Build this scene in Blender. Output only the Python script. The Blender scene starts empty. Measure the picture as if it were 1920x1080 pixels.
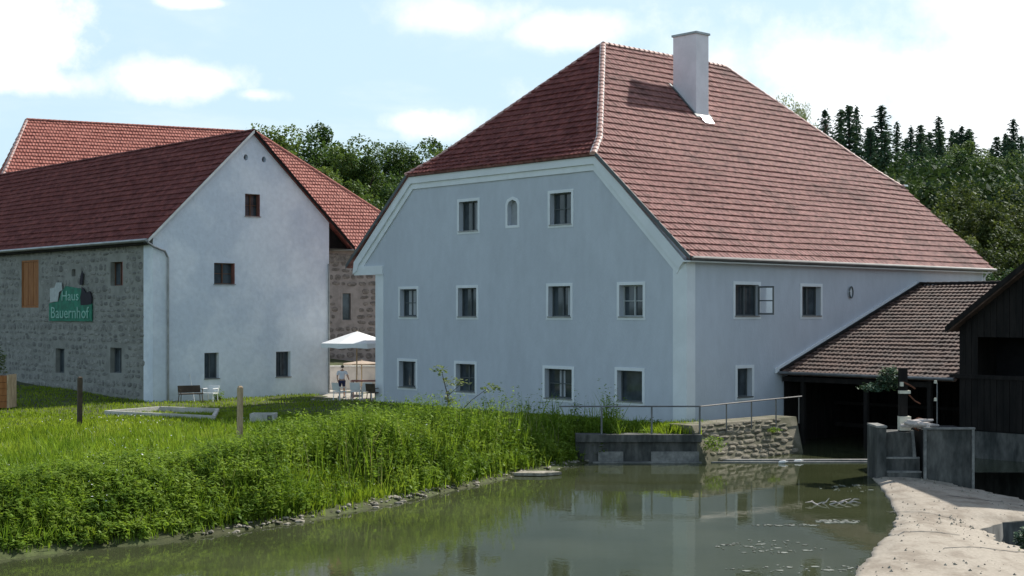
import bpy, math, random
import numpy as np
from mathutils import Vector, Matrix
from mathutils.geometry import tessellate_polygon
random.seed(7)
RNG = np.random.default_rng(11)
scn = bpy.context.scene
COL = scn.collection

# ------------------------------------------------------------------ camera, sky, sun
FPX, HY = 2610.0, 586.0
cam_d = bpy.data.cameras.new('camera')
cam_d.sensor_width = 36.0
cam_d.lens = 36.0 * FPX / 1920.0
cam_d.shift_y = (HY - 540.0) / 1920.0
cam_d.clip_start, cam_d.clip_end = 0.1, 6000.0
cam = bpy.data.objects.new('camera', cam_d)
cam.rotation_euler = (math.radians(90), 0, 0)
COL.objects.link(cam)
scn.camera = cam

U = Vector((0.7339, 0.67925, 0.0)).normalized()      # along the mill's canal side, away from us
V = Vector((-U.y, U.x, 0.0))                           # along the gable, to the left and away
SUN_EL = math.radians(39.5)
sun_h = (U + V * 0.008).normalized()
SUN_DIR = Vector((sun_h.x * math.cos(SUN_EL), sun_h.y * math.cos(SUN_EL), math.sin(SUN_EL)))
SUN_AZ = math.atan2(sun_h.x, sun_h.y)                  # clockwise from +Y

world = bpy.data.worlds.new('World')
scn.world = world
world.use_nodes = True
wt = world.node_tree
wt.nodes.clear()
wn = wt.nodes.new
w_out = wn('ShaderNodeOutputWorld')
w_bg = wn('ShaderNodeBackground')
wt.links.new(w_bg.outputs[0], w_out.inputs[0])
SKY_K = 0.10
w_bg.inputs[1].default_value = SKY_K
sky = wn('ShaderNodeTexSky')
sky.sky_type = 'NISHITA'
sky.sun_disc = False
sky.sun_elevation = SUN_EL
sky.sun_rotation = SUN_AZ
sky.air_density = 1.0
sky.dust_density = 1.6
sky.ozone_density = 1.2
w_tc = wn('ShaderNodeTexCoord')


def wmath(op, a, b=None, c=None, clamp=False):
    n = wn('ShaderNodeMath')
    n.operation = op
    n.use_clamp = clamp
    for i, x in enumerate((a, b, c)):
        if x is None:
            continue
        if isinstance(x, (int, float)):
            n.inputs[i].default_value = x
        else:
            wt.links.new(x, n.inputs[i])
    return n.outputs[0]


w_sep = wn('ShaderNodeSeparateXYZ')
wt.links.new(w_tc.outputs['Generated'], w_sep.inputs[0])
zz = wmath('ADD', wmath('ABSOLUTE', w_sep.outputs[2]), 0.16)
cx = wmath('DIVIDE', w_sep.outputs[0], zz)
cy = wmath('DIVIDE', w_sep.outputs[1], zz)
w_comb = wn('ShaderNodeCombineXYZ')
wt.links.new(cx, w_comb.inputs[0])
wt.links.new(cy, w_comb.inputs[1])
w_noise = wn('ShaderNodeTexNoise')
w_noise.inputs['Scale'].default_value = 1.15
w_noise.inputs['Detail'].default_value = 7
w_noise.inputs['Roughness'].default_value = 0.56
w_noise.inputs['Distortion'].default_value = 0.3
wt.links.new(w_comb.outputs[0], w_noise.inputs['Vector'])
w_fine = wn('ShaderNodeTexNoise')
w_fine.inputs['Scale'].default_value = 11
w_fine.inputs['Detail'].default_value = 8
w_fine.inputs['Roughness'].default_value = 0.6
wt.links.new(w_tc.outputs['Generated'], w_fine.inputs['Vector'])


def blob(px, py, sx, sy, soft=0.5):
    """A cloud bank in one direction of the sky: centre and half-sizes in radians-like units."""
    d = Vector(((px - 960) / FPX, 1, (HY - py) / FPX)).normalized()
    sub = wn('ShaderNodeVectorMath'); sub.operation = 'SUBTRACT'
    wt.links.new(w_tc.outputs['Generated'], sub.inputs[0])
    sub.inputs[1].default_value = d
    mul = wn('ShaderNodeVectorMath'); mul.operation = 'MULTIPLY'
    wt.links.new(sub.outputs[0], mul.inputs[0])
    mul.inputs[1].default_value = (FPX / sx, FPX / sx * 0.8, FPX / sy)
    ln = wn('ShaderNodeVectorMath'); ln.operation = 'LENGTH'
    wt.links.new(mul.outputs[0], ln.inputs[0])
    wob = wmath('MULTIPLY_ADD', w_fine.outputs[0], 4.4, -2.2)
    r = wmath('ADD', ln.outputs['Value'], wob)
    mr = wn('ShaderNodeMapRange'); mr.interpolation_type = 'SMOOTHSTEP'
    wt.links.new(r, mr.inputs[0])
    mr.inputs[1].default_value = 1.1 + soft * 0.6
    mr.inputs[2].default_value = 1.0 - soft * 0.7
    return mr.outputs[0]


clouds = None
for b_ in [(55, 60, 85, 75, .5), (375, 155, 120, 32, .8), (480, 178, 60, 14, .9), (780, 225, 90, 28, .9), (1790, 150, 400, 120, .9), (1540, 120, 230, 60, 1.1),
           (860, 32, 90, 30, 1.1), (1060, 60, 90, 26, 1.1), (30, 150, 110, 22, .9), (1900, 30, 260, 80, 1.1), (370, 4, 50, 10, .9)]:
    m_ = blob(*b_)
    clouds = m_ if clouds is None else wmath('MAXIMUM', clouds, m_)
w_mr = wn('ShaderNodeMapRange'); w_mr.interpolation_type = 'SMOOTHSTEP'
wt.links.new(w_noise.outputs[0], w_mr.inputs[0])
w_mr.inputs[1].default_value = 0.50
w_mr.inputs[2].default_value = 0.74
# the sky in view is mostly clear on the left: only the open sky outside it takes the loose cloud field
veil = wmath('MULTIPLY', w_mr.outputs[0], 0.40)
clouds = wmath('MAXIMUM', clouds, veil)
# thin high milky veil everywhere
w_tint = wn('ShaderNodeMixRGB'); w_tint.blend_type = 'MIX'
w_el = wn('ShaderNodeMapRange')
wt.links.new(w_sep.outputs[2], w_el.inputs[0])
w_el.inputs[1].default_value = .20; w_el.inputs[2].default_value = .70; w_el.inputs[3].default_value = .86; w_el.inputs[4].default_value = .06
wt.links.new(w_el.outputs[0], w_tint.inputs[0])
wt.links.new(sky.outputs[0], w_tint.inputs[1])
w_tint.inputs[2].default_value = (0.54 / SKY_K, 0.72 / SKY_K, 0.83 / SKY_K, 1)
w_mix = wn('ShaderNodeMixRGB')
wt.links.new(wmath('MULTIPLY', clouds, wmath('MULTIPLY_ADD', w_fine.outputs[0], .5, .62), None, True), w_mix.inputs[0])
wt.links.new(w_tint.outputs[0], w_mix.inputs[1])
w_mix.inputs[2].default_value = (0.98 / SKY_K, 0.99 / SKY_K, 1.0 / SKY_K, 1)
wt.links.new(w_mix.outputs[0], w_bg.inputs[0])

sun_l = bpy.data.lights.new('sun', 'SUN')
sun_l.energy = 5.0
sun_l.angle = math.radians(0.53)
sun_l.color = (1.0, 0.955, 0.88)
sun = bpy.data.objects.new('sun', sun_l)
sun.rotation_euler = SUN_DIR.to_track_quat('Z', 'Y').to_euler()
COL.objects.link(sun)

scn.view_settings.view_transform = 'Standard'
scn.view_settings.look = 'None'
scn.view_settings.exposure = 0.36
scn.view_settings.gamma = 1.0
scn.view_settings.use_curve_mapping = False
scn.render.engine = 'CYCLES'

# ------------------------------------------------------------------ geometry of the place
C0 = Vector((6.7655, 54.0, 0.0))      # the mill's near corner (z = 0 is the eye's height)
WATER = -5.4


def ray(x, y):
    return Vector(((x - 960) / FPX, 1, (HY - y) / FPX))


def M(a, b, z):
    return C0 + U * a + V * b + Vector((0, 0, z))


B0 = Vector((-17.433, 67.608, 0.0))   # the white barn's near corner


def Bn(a, b, z):
    return B0 + U * a + V * b + Vector((0, 0, z))


def at(x, y, d):
    r = ray(x, y)
    return Vector((r.x * d, d, r.z * d))


# ------------------------------------------------------------------ materials
def newmat(name):
    m = bpy.data.materials.new(name)
    m.use_nodes = True
    m.node_tree.nodes.clear()
    return m, m.node_tree


def mat(name, col, rough=0.8, var=0.15, scale=2.0, col2=None, bump=0.0, bscale=20.0, spec=0.3, metal=0.0, stretch=(1, 1, 1), fine=0.0, fscale=30, lo=.35, hi=.65):
    m, t = newmat(name)
    N = t.nodes.new
    out = N('ShaderNodeOutputMaterial')
    p = N('ShaderNodeBsdfPrincipled')
    t.links.new(p.outputs[0], out.inputs[0])
    p.inputs['Roughness'].default_value = rough
    p.inputs['Metallic'].default_value = metal
    p.inputs['Specular IOR Level'].default_value = spec
    g = N('ShaderNodeNewGeometry')
    mp = N('ShaderNodeVectorMath'); mp.operation = 'MULTIPLY'
    t.links.new(g.outputs['Position'], mp.inputs[0])
    mp.inputs[1].default_value = stretch
    n = N('ShaderNodeTexNoise')
    n.inputs['Scale'].default_value = scale
    n.inputs['Detail'].default_value = 5
    n.inputs['Roughness'].default_value = 0.6
    t.links.new(mp.outputs[0], n.inputs['Vector'])
    mr = N('ShaderNodeMapRange'); mr.interpolation_type = 'SMOOTHSTEP'
    t.links.new(n.outputs[0], mr.inputs[0])
    mr.inputs[1].default_value = lo
    mr.inputs[2].default_value = hi
    mix = N('ShaderNodeMixRGB')
    t.links.new(mr.outputs[0], mix.inputs[0])
    if col2 is None:
        mix.inputs[1].default_value = tuple(min(1, c * (1 - var)) for c in col) + (1,)
        mix.inputs[2].default_value = tuple(min(1, c * (1 + var)) for c in col) + (1,)
    else:
        mix.inputs[1].default_value = tuple(col) + (1,)
        mix.inputs[2].default_value = tuple(col2) + (1,)
    last = mix.outputs[0]
    if fine > 0:
        n2 = N('ShaderNodeTexNoise')
        n2.inputs['Scale'].default_value = fscale
        n2.inputs['Detail'].default_value = 3
        t.links.new(mp.outputs[0], n2.inputs['Vector'])
        mm = N('ShaderNodeMapRange')
        t.links.new(n2.outputs[0], mm.inputs[0])
        mm.inputs[1].default_value = .3; mm.inputs[2].default_value = .7
        mm.inputs[3].default_value = 1 - fine; mm.inputs[4].default_value = 1 + fine
        mul = N('ShaderNodeMixRGB'); mul.blend_type = 'MULTIPLY'; mul.inputs[0].default_value = 1
        t.links.new(last, mul.inputs[1]); t.links.new(mm.outputs[0], mul.inputs[2])
        last = mul.outputs[0]
    t.links.new(last, p.inputs['Base Color'])
    if bump > 0:
        nb = N('ShaderNodeTexNoise')
        nb.inputs['Scale'].default_value = bscale
        nb.inputs['Detail'].default_value = 4
        t.links.new(mp.outputs[0], nb.inputs['Vector'])
        b = N('ShaderNodeBump')
        b.inputs['Strength'].default_value = bump
        b.inputs['Distance'].default_value = 0.03
        t.links.new(nb.outputs[0], b.inputs['Height'])
        t.links.new(b.outputs[0], p.inputs['Normal'])
    return m


def leafmat(name, cols, scale=0.6, trans=0.45, rnd=False, fine=.35, fscale=7, gloss=.03):
    """foliage: diffuse + light passing through the leaf; tone changes between clumps"""
    m, t = newmat(name)
    N = t.nodes.new
    out = N('ShaderNodeOutputMaterial')
    g = N('ShaderNodeNewGeometry')
    n = N('ShaderNodeTexNoise'); n.inputs['Scale'].default_value = scale; n.inputs['Detail'].default_value = 4
    t.links.new(g.outputs['Position'], n.inputs['Vector'])
    fac = n.outputs[0]
    if rnd:
        oi = N('ShaderNodeObjectInfo')
        ad = N('ShaderNodeMath'); ad.operation = 'MULTIPLY_ADD'
        t.links.new(oi.outputs['Random'], ad.inputs[0]); ad.inputs[1].default_value = .5; ad.inputs[2].default_value = -.25
        ad2 = N('ShaderNodeMath'); ad2.operation = 'ADD'
        t.links.new(ad.outputs[0], ad2.inputs[0]); t.links.new(fac, ad2.inputs[1])
        fac = ad2.outputs[0]
    cr = N('ShaderNodeValToRGB')
    e = cr.color_ramp.elements
    while len(e) < len(cols):
        e.new(0.5)
    for i, c in enumerate(cols):
        e[i].position = .28 + .44 * i / (len(cols) - 1)
        e[i].color = tuple(c) + (1,)
    t.links.new(fac, cr.inputs[0])
    n2 = N('ShaderNodeTexNoise'); n2.inputs['Scale'].default_value = fscale; n2.inputs['Detail'].default_value = 2
    t.links.new(g.outputs['Position'], n2.inputs['Vector'])
    mm = N('ShaderNodeMapRange'); t.links.new(n2.outputs[0], mm.inputs[0])
    mm.inputs[1].default_value = .3; mm.inputs[2].default_value = .7; mm.inputs[3].default_value = 1 - fine; mm.inputs[4].default_value = 1 + fine
    mul = N('ShaderNodeMixRGB'); mul.blend_type = 'MULTIPLY'; mul.inputs[0].default_value = 1
    t.links.new(cr.outputs[0], mul.inputs[1]); t.links.new(mm.outputs[0], mul.inputs[2])
    d = N('ShaderNodeBsdfDiffuse'); tr = N('ShaderNodeBsdfTranslucent')
    t.links.new(mul.outputs[0], d.inputs[0])
    br = N('ShaderNodeMixRGB'); br.blend_type = 'MULTIPLY'; br.inputs[0].default_value = 1
    t.links.new(mul.outputs[0], br.inputs[1]); br.inputs[2].default_value = (1.25, 1.25, .75, 1)
    t.links.new(br.outputs[0], tr.inputs[0])
    mx = N('ShaderNodeMixShader'); mx.inputs[0].default_value = trans
    t.links.new(d.outputs[0], mx.inputs[1]); t.links.new(tr.outputs[0], mx.inputs[2])
    gl = N('ShaderNodeBsdfGlossy'); gl.inputs['Roughness'].default_value = .55; gl.inputs[0].default_value = (.8, .85, .8, 1)
    lw = N('ShaderNodeLayerWeight'); lw.inputs[0].default_value = .25
    ml = N('ShaderNodeMath'); ml.operation = 'MULTIPLY'; ml.inputs[1].default_value = gloss
    t.links.new(lw.outputs['Fresnel'], ml.inputs[0])
    mx2 = N('ShaderNodeMixShader')
    t.links.new(ml.outputs[0], mx2.inputs[0])
    t.links.new(mx.outputs[0], mx2.inputs[1]); t.links.new(gl.outputs[0], mx2.inputs[2])
    t.links.new(mx2.outputs[0], out.inputs[0])
    return m


MT = {}
MT['tile'] = mat('red_roof_tile', (.14, .038, .032), .7, col2=(.22, .068, .055), scale=1.6, fine=.38, fscale=4.5, spec=.2)
MT['tile_old_sunlit'] = mat('weathered_sunlit_red_tile', (.175, .084, .073), .75, col2=(.26, .122, .106), scale=.42, fine=.42, fscale=4.5, spec=.15, lo=.3, hi=.48)  # weathered tile, paler for the mill's sunny slopes: their light is in the colour
MT['tile_hall'] = mat('orange_red_roof_tile', (.34, .11, .082), .7, col2=(.44, .165, .125), scale=2.2, fine=.25, fscale=6)
MT['tile_brown'] = mat('brown_mossy_roof_tile', (.065, .042, .034), .8, col2=(.13, .078, .060), scale=1.4, fine=.3, fscale=8)
MT['ridge_tile'] = mat('mortared_sunlit_ridge_tile', (.50, .30, .25), .6, var=.25, scale=5)  # paled for the mortar and for the sun highlights on the caps
MT['mortar_white'] = mat('white_lime_mortar', (.78, .76, .72), .9, var=.08)
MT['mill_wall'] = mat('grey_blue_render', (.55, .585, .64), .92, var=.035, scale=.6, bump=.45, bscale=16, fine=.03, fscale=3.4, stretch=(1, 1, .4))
MT['trim'] = mat('pale_grey_paint', (.78, .81, .83), .85, var=.04, scale=1.0)
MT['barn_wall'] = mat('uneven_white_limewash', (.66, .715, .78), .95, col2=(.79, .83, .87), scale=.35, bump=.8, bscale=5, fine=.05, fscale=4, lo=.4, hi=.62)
MT['chimney'] = mat('chimney_render', (.80, .76, .79), .9, var=.05, scale=1.2, fine=.05)
MT['sheet'] = mat('grey_sheet_metal', (.30, .31, .31), .4, var=.15, metal=.7)
MT['gutter'] = mat('zinc_gutter', (.20, .19, .18), .45, var=.12, metal=.5)
MT['bright_sheet'] = mat('bright_lead_flashing', (.82, .82, .82), .3, var=.05, metal=.6)
MT['glass'] = mat('window_glass', (.050, .064, .074), .04, var=.4, scale=.9, spec=.55)
m_, t_ = newmat('clear_glass')
o_ = t_.nodes.new('ShaderNodeOutputMaterial'); x_ = t_.nodes.new('ShaderNodeMixShader'); x_.inputs[0].default_value = .12
a_ = t_.nodes.new('ShaderNodeBsdfTransparent'); b_ = t_.nodes.new('ShaderNodeBsdfGlossy'); b_.inputs['Roughness'].default_value = .05
t_.links.new(a_.outputs[0], x_.inputs[1]); t_.links.new(b_.outputs[0], x_.inputs[2]); t_.links.new(x_.outputs[0], o_.inputs[0])
MT['clear_glass'] = m_
MT['frame'] = mat('dark_window_frame', (.10, .115, .12), .6, var=.1)
MT['frame_white'] = mat('pale_window_frame', (.42, .45, .45), .6, var=.05)
MT['frame_wood'] = mat('brown_window_frame', (.12, .06, .035), .7, var=.2)
MT['reveal_red'] = mat('red_brown_reveal', (.22, .09, .075), .8, var=.15)
MT['curtain'] = mat('pale_curtain', (.38, .40, .42), .9, var=.1)
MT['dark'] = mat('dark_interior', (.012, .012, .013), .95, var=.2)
MT['mortar'] = mat('grey_wall_mortar', (.26, .26, .235), .95, var=.14, scale=1.5, bump=.5, bscale=14)
MT['stone'] = mat('grey_field_stone', (.15, .15, .14), .9, col2=(.29, .285, .26), scale=1.7, fine=.25, fscale=12, bump=.4, bscale=12)
MT['stone_red'] = mat('brown_granite_stone', (.13, .11, .10), .9, col2=(.25, .21, .185), scale=2.6, fine=.25, fscale=12)
MT['mortar_pale'] = mat('pale_wall_mortar', (.30, .255, .235), .95, var=.15, scale=1.5)
MT['bank_stone'] = mat('tan_bank_stone', (.15, .135, .10), .9, col2=(.27, .24, .18), scale=1.8, fine=.3, fscale=12)
MT['bank_mortar'] = mat('earthy_bank_mortar', (.10, .10, .06), .95, col2=(.21, .19, .14), scale=1.2, fine=.25)
MT['concrete'] = mat('stained_concrete', (.15, .15, .145), .9, col2=(.29, .28, .26), scale=1.2, fine=.2, fscale=10, bump=.4, bscale=12)
MT['concrete_dark'] = mat('dark_streaked_concrete', (.045, .048, .046), .85, col2=(.115, .113, .105), scale=1.6, fine=.3, fscale=8, stretch=(1, 1, .35))  # dark concrete with random vertical streaks
MT['concrete_pale'] = mat('pale_concrete', (.50, .48, .44), .9, var=.12, scale=3, fine=.1)
MT['weir'] = mat('sandy_weir_concrete', (.24, .20, .155), .95, col2=(.36, .315, .255), scale=1.6, fine=.12, fscale=14, bump=.08, bscale=16, stretch=(1, .6, 1), lo=.3, hi=.6)
MT['silt'] = mat('red_brown_silt', (.085, .055, .035), .5, var=.3, scale=2)
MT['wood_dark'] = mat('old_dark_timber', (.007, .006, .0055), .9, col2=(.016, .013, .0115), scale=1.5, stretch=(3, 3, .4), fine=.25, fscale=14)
MT['wood_post'] = mat('grey_brown_post_wood', (.32, .23, .14), .85, col2=(.50, .38, .25), scale=3, stretch=(4, 4, .6), fine=.2, fscale=18)
MT['wood_orange'] = mat('orange_stained_timber', (.27, .10, .030), .7, col2=(.36, .15, .05), scale=3, stretch=(3, 3, .4), fine=.15)
MT['wood_table'] = mat('red_brown_tabletop', (.20, .055, .035), .6, var=.15)
MT['wood_bench'] = mat('dark_brown_garden_wood', (.075, .055, .038), .8, var=.25)
MT['white'] = mat('white_plastic', (.78, .78, .76), .5, var=.04)
MT['canvas'] = mat('white_parasol_canvas', (.86, .86, .85), .85, var=.03)
MT['canvas_tan'] = mat('tan_parasol_canvas', (.42, .33, .25), .85, var=.1)
MT['rail'] = mat('galvanised_railing', (.16, .165, .17), .5, var=.2, metal=.4)
MT['sign_green'] = mat('green_sign_paint', (.012, .17, .105), .6, var=.25, scale=3)
MT['sign_white'] = mat('white_sign_paint', (.42, .46, .45), .6, var=.1, scale=4)
MT['sign_letter'] = mat('mint_sign_lettering', (.25, .47, .39), .6, var=.1)
MT['sign_dark'] = mat('dark_sign_figure', (.014, .012, .022), .7, var=.2)
MT['rust'] = mat('rusty_iron', (.15, .06, .035), .8, var=.35, scale=6)
MT['cream'] = mat('cream_painted_steel', (.62, .60, .50), .6, var=.12, scale=4)
MT['driftwood'] = mat('bleached_driftwood', (.52, .46, .43), .9, var=.2, scale=6)
MT['foam'] = mat('pale_water_foam', (.20, .21, .185), .95, var=.35, scale=6)
MT['skin'] = mat('skin', (.50, .30, .21), .6, var=.05)
MT['shirt'] = mat('white_shirt', (.72, .74, .80), .85, var=.05)
MT['shorts'] = mat('navy_cloth', (.03, .03, .075), .85, var=.1)
MT['hair'] = mat('dark_hair', (.015, .013, .012), .6, var=.2)
MT['gravel'] = mat('pale_gravel_yard', (.38, .35, .30), .95, var=.15, scale=2, fine=.2)
MT['plaster_warm'] = mat('warm_plaster', (.55, .50, .45), .9, var=.08)
MT['pebble'] = mat('pale_shore_stone', (.16, .145, .11), .85, col2=(.36, .33, .27), scale=5, fine=.2)
MT['earth'] = mat('earth_and_turf', (.050, .052, .022), .95, col2=(.075, .095, .03), scale=.5, fine=.35, fscale=5, bump=.6, bscale=8)
MT['bark'] = mat('bark', (.07, .055, .04), .9, var=.3, scale=5)
MT['flower'] = mat('white_petal', (.75, .74, .78), .8, var=.05)
MT['lawn'] = leafmat('lawn_blades', [(.12, .18, .016), (.185, .26, .026), (.25, .31, .05)], scale=.45, trans=.5, fscale=4, gloss=.05)
MT['weed'] = leafmat('bank_weeds', [(.075, .14, .018), (.15, .235, .028), (.24, .32, .05)], scale=.7, trans=.5, fscale=5)
MT['broadleaf'] = leafmat('broad_leaves', [(.055, .10, .03), (.095, .15, .04), (.14, .195, .055)], scale=.35, trans=.3, rnd=True, fscale=2.2)
MT['broadleaf_olive'] = leafmat('olive_leaves', [(.05, .07, .024), (.085, .11, .036), (.13, .15, .052)], scale=.35, trans=.3, rnd=True, fscale=2.2)
MT['broadleaf_dark'] = leafmat('dark_broad_leaves', [(.042, .08, .034), (.07, .12, .046), (.115, .165, .062)], scale=.35, trans=.25, rnd=True, fscale=2.2)
MT['broadleaf_pale'] = leafmat('pale_leaves', [(.11, .15, .06), (.15, .20, .085), (.19, .23, .11)], scale=.35, trans=.35, rnd=True, fscale=2.2)
MT['needles'] = leafmat('conifer_needles', [(.034, .066, .042), (.052, .092, .056), (.075, .12, .068)], scale=.5, trans=.12, rnd=True, fscale=3)
MT['wood_mass'] = leafmat('far_wood_leaves', [(.020, .040, .018), (.035, .062, .024), (.065, .09, .034)], scale=.10, trans=.2, fscale=1.0)


def water_mat():
    m, t = newmat('murky_green_water')
    N = t.nodes.new
    out = N('ShaderNodeOutputMaterial')
    p = N('ShaderNodeBsdfPrincipled')
    t.links.new(p.outputs[0], out.inputs[0])
    p.inputs['Roughness'].default_value = .025
    p.inputs['IOR'].default_value = 1.33
    g = N('ShaderNodeNewGeometry')
    n = N('ShaderNodeTexNoise'); n.inputs['Scale'].default_value = .35; n.inputs['Detail'].default_value = 4
    t.links.new(g.outputs['Position'], n.inputs['Vector'])
    mr = N('ShaderNodeMapRange'); t.links.new(n.outputs[0], mr.inputs[0]); mr.inputs[1].default_value = .35; mr.inputs[2].default_value = .65
    mx = N('ShaderNodeMixRGB'); t.links.new(mr.outputs[0], mx.inputs[0])
    mx.inputs[1].default_value = (.042, .050, .022, 1); mx.inputs[2].default_value = (.060, .068, .034, 1)
    t.links.new(mx.outputs[0], p.inputs['Base Color'])
    prev = None
    for sc, st, dist, sx in ((1.1, .06, .05, 1.0), (6, .06, .02, .6), (22, .05, .006, .6)):
        v = N('ShaderNodeVectorMath'); v.operation = 'MULTIPLY'; v.inputs[1].default_value = (1, sx, 1)
        t.links.new(g.outputs['Position'], v.inputs[0])
        nn = N('ShaderNodeTexNoise'); nn.inputs['Scale'].default_value = sc; nn.inputs['Detail'].default_value = 3
        t.links.new(v.outputs[0], nn.inputs['Vector'])
        b = N('ShaderNodeBump'); b.inputs['Strength'].default_value = st; b.inputs['Distance'].default_value = dist
        t.links.new(nn.outputs[0], b.inputs['Height'])
        if prev:
            t.links.new(prev, b.inputs['Normal'])
        prev = b.outputs[0]
    t.links.new(prev, p.inputs['Normal'])
    return m


MT['water'] = water_mat()


# ------------------------------------------------------------------ object helpers
def tag(o, label=None, cat=None, group=None, kind=None):
    if label: o['label'] = label
    if cat: o['category'] = cat
    if group: o['group'] = group
    if kind: o['kind'] = kind
    return o


def thing(name, loc, label, cat, group=None):
    o = bpy.data.objects.new(name, None)
    o.empty_display_size = .3
    o.location = loc
    COL.objects.link(o)
    return tag(o, label, cat, group)


def root_loc(o):
    while o.parent is not None:
        o = o.parent
    return Vector(o.location)


class MB:
    """collects world-space geometry for ONE mesh object"""
    def __init__(s):
        s.v = []; s.f = []

    def add(s, verts, faces):
        k = len(s.v)
        s.v.extend([tuple(p) for p in verts])
        s.f.extend([tuple(i + k for i in f) for f in faces])
        return s

    def hexa(s, p):   # 8 corners: bottom 0-3, top 4-7
        return s.add(p, [(0, 3, 2, 1), (4, 5, 6, 7), (0, 1, 5, 4), (1, 2, 6, 5), (2, 3, 7, 6), (3, 0, 4, 7)])

    def box(s, o, ex, ey, ez):
        """o corner, three edge vectors"""
        o, ex, ey, ez = Vector(o), Vector(ex), Vector(ey), Vector(ez)
        return s.hexa([o, o + ex, o + ex + ey, o + ey, o + ez, o + ex + ez, o + ex + ey + ez, o + ey + ez])

    def cbox(s, c, ex, ey, ez):
        c, ex, ey, ez = Vector(c), Vector(ex), Vector(ey), Vector(ez)
        return s.box(c - (ex + ey + ez) / 2, ex, ey, ez)

    def tube(s, pts, r, n=8, cap=True):
        pts = [Vector(p) for p in pts]
        rs = r if isinstance(r, (list, tuple)) else [r] * len(pts)
        k0 = len(s.v)
        for i, p in enumerate(pts):
            t = (pts[min(i + 1, len(pts) - 1)] - pts[max(i - 1, 0)]).normalized()
            a = t.cross(Vector((0, 0, 1)))
            if a.length < .05: a = t.cross(Vector((1, 0, 0)))
            a.normalize(); b = t.cross(a)
            for k in range(n):
                w = 2 * math.pi * k / n
                s.v.append(tuple(p + (a * math.cos(w) + b * math.sin(w)) * rs[i]))
        for i in range(len(pts) - 1):
            for k in range(n):
                s.f.append((k0 + i * n + k, k0 + i * n + (k + 1) % n, k0 + (i + 1) * n + (k + 1) % n, k0 + (i + 1) * n + k))
        if cap:
            s.f.append(tuple(k0 + k for k in reversed(range(n))))
            s.f.append(tuple(k0 + (len(pts) - 1) * n + k for k in range(n)))
        return s

    def prism(s, poly, ext):
        """closed polygon (3D) extruded along ext"""
        n = len(poly)
        poly = [Vector(p) for p in poly]; ext = Vector(ext)
        k = len(s.v)
        s.v.extend([tuple(p) for p in poly] + [tuple(p + ext) for p in poly])
        s.f.append(tuple(k + i for i in range(n)))
        s.f.append(tuple(k + n + i for i in reversed(range(n))))
        for i in range(n):
            j = (i + 1) % n
            s.f.append((k + i, k + n + i, k + n + j, k + j))
        return s

    def build(s, name, m, parent=None, smooth=False, kind=None):
        me = bpy.data.meshes.new(name)
        off = root_loc(parent) if parent is not None else Vector((0, 0, 0))
        me.from_pydata([(x - off.x, y - off.y, z - off.z) for x, y, z in s.v], [], s.f)
        me.materials.append(m)
        if smooth:
            me.polygons.foreach_set('use_smooth', [True] * len(me.polygons))
        me.update()
        o = bpy.data.objects.new(name, me)
        COL.objects.link(o)
        if parent is not None: o.parent = parent
        if kind: o['kind'] = kind
        return o


def np_mesh(name, verts, faces, m, parent=None, kind=None, smooth=False):
    """verts (N,3), faces (F,4) or (F,3) numpy -> one object"""
    off = np.array(root_loc(parent)) if parent is not None else np.zeros(3)
    me = bpy.data.meshes.new(name)
    verts = np.asarray(verts, dtype=np.float32) - off.astype(np.float32)
    faces = np.asarray(faces, dtype=np.int32)
    nf, k = faces.shape
    me.vertices.add(len(verts)); me.vertices.foreach_set('co', verts.ravel())
    me.loops.add(nf * k); me.loops.foreach_set('vertex_index', faces.ravel())
    me.polygons.add(nf)
    me.polygons.foreach_set('loop_start', np.arange(0, nf * k, k, dtype=np.int32))
    me.polygons.foreach_set('loop_total', np.full(nf, k, dtype=np.int32))
    me.polygons.foreach_set('use_smooth', np.full(nf, bool(smooth)))
    me.update(calc_edges=True)
    me.materials.append(m)
    o = bpy.data.objects.new(name, me)
    COL.objects.link(o)
    if parent is not None: o.parent = parent
    if kind: o['kind'] = kind
    return o


def inst(name, me, mw, parent):
    """object sharing a mesh, placed in world space under parent"""
    o = bpy.data.objects.new(name, me)
    COL.objects.link(o)
    o.parent = parent
    o.matrix_basis = Matrix.Translation(-root_loc(parent)) @ mw
    return o


def frame(org, ex, ey, ez):
    m = Matrix.Identity(4)
    for i, e in enumerate((ex, ey, ez)):
        for r in range(3): m[r][i] = e[r]
    for r in range(3): m[r][3] = org[r]
    return m


# ------------------------------------------------------------------ walls with real openings
def wall_mesh(F, outer, holes, depth=.35, thick=.4):
    """F(a, z, d) -> world point, d = depth into the wall; outer and holes are (a, z) outlines"""
    mb = MB()
    outl = [[Vector((a, z, 0)) for a, z in outer]] + [[Vector((a, z, 0)) for a, z in h] for h in holes]
    flat = [p for l in outl for p in l]
    tris = tessellate_polygon(outl)
    mb.add([F(p.x, p.y, 0) for p in flat], tris)
    for h in holes:
        n = len(h)
        for i in range(n):
            (a, z), (b, y) = h[i], h[(i + 1) % n]
            mb.add([F(a, z, 0), F(b, y, 0), F(b, y, depth), F(a, z, depth)], [(0, 1, 2, 3)])
    n = len(outer)
    for i in range(n):
        (a, z), (b, y) = outer[i], outer[(i + 1) % n]
        mb.add([F(a, z, 0), F(a, z, thick), F(b, y, thick), F(b, y, 0)], [(0, 1, 2, 3)])
    return mb


def rect(a0, z0, a1, z1):
    return [(a0, z0), (a1, z0), (a1, z1), (a0, z1)]


def fbox(mb, F, a0, a1, z0, z1, d0, d1):
    P = F
    mb.hexa([P(a0, z0, d0), P(a1, z0, d0), P(a1, z0, d1), P(a0, z0, d1), P(a0, z1, d0), P(a1, z1, d0), P(a1, z1, d1), P(a0, z1, d1)])


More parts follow.
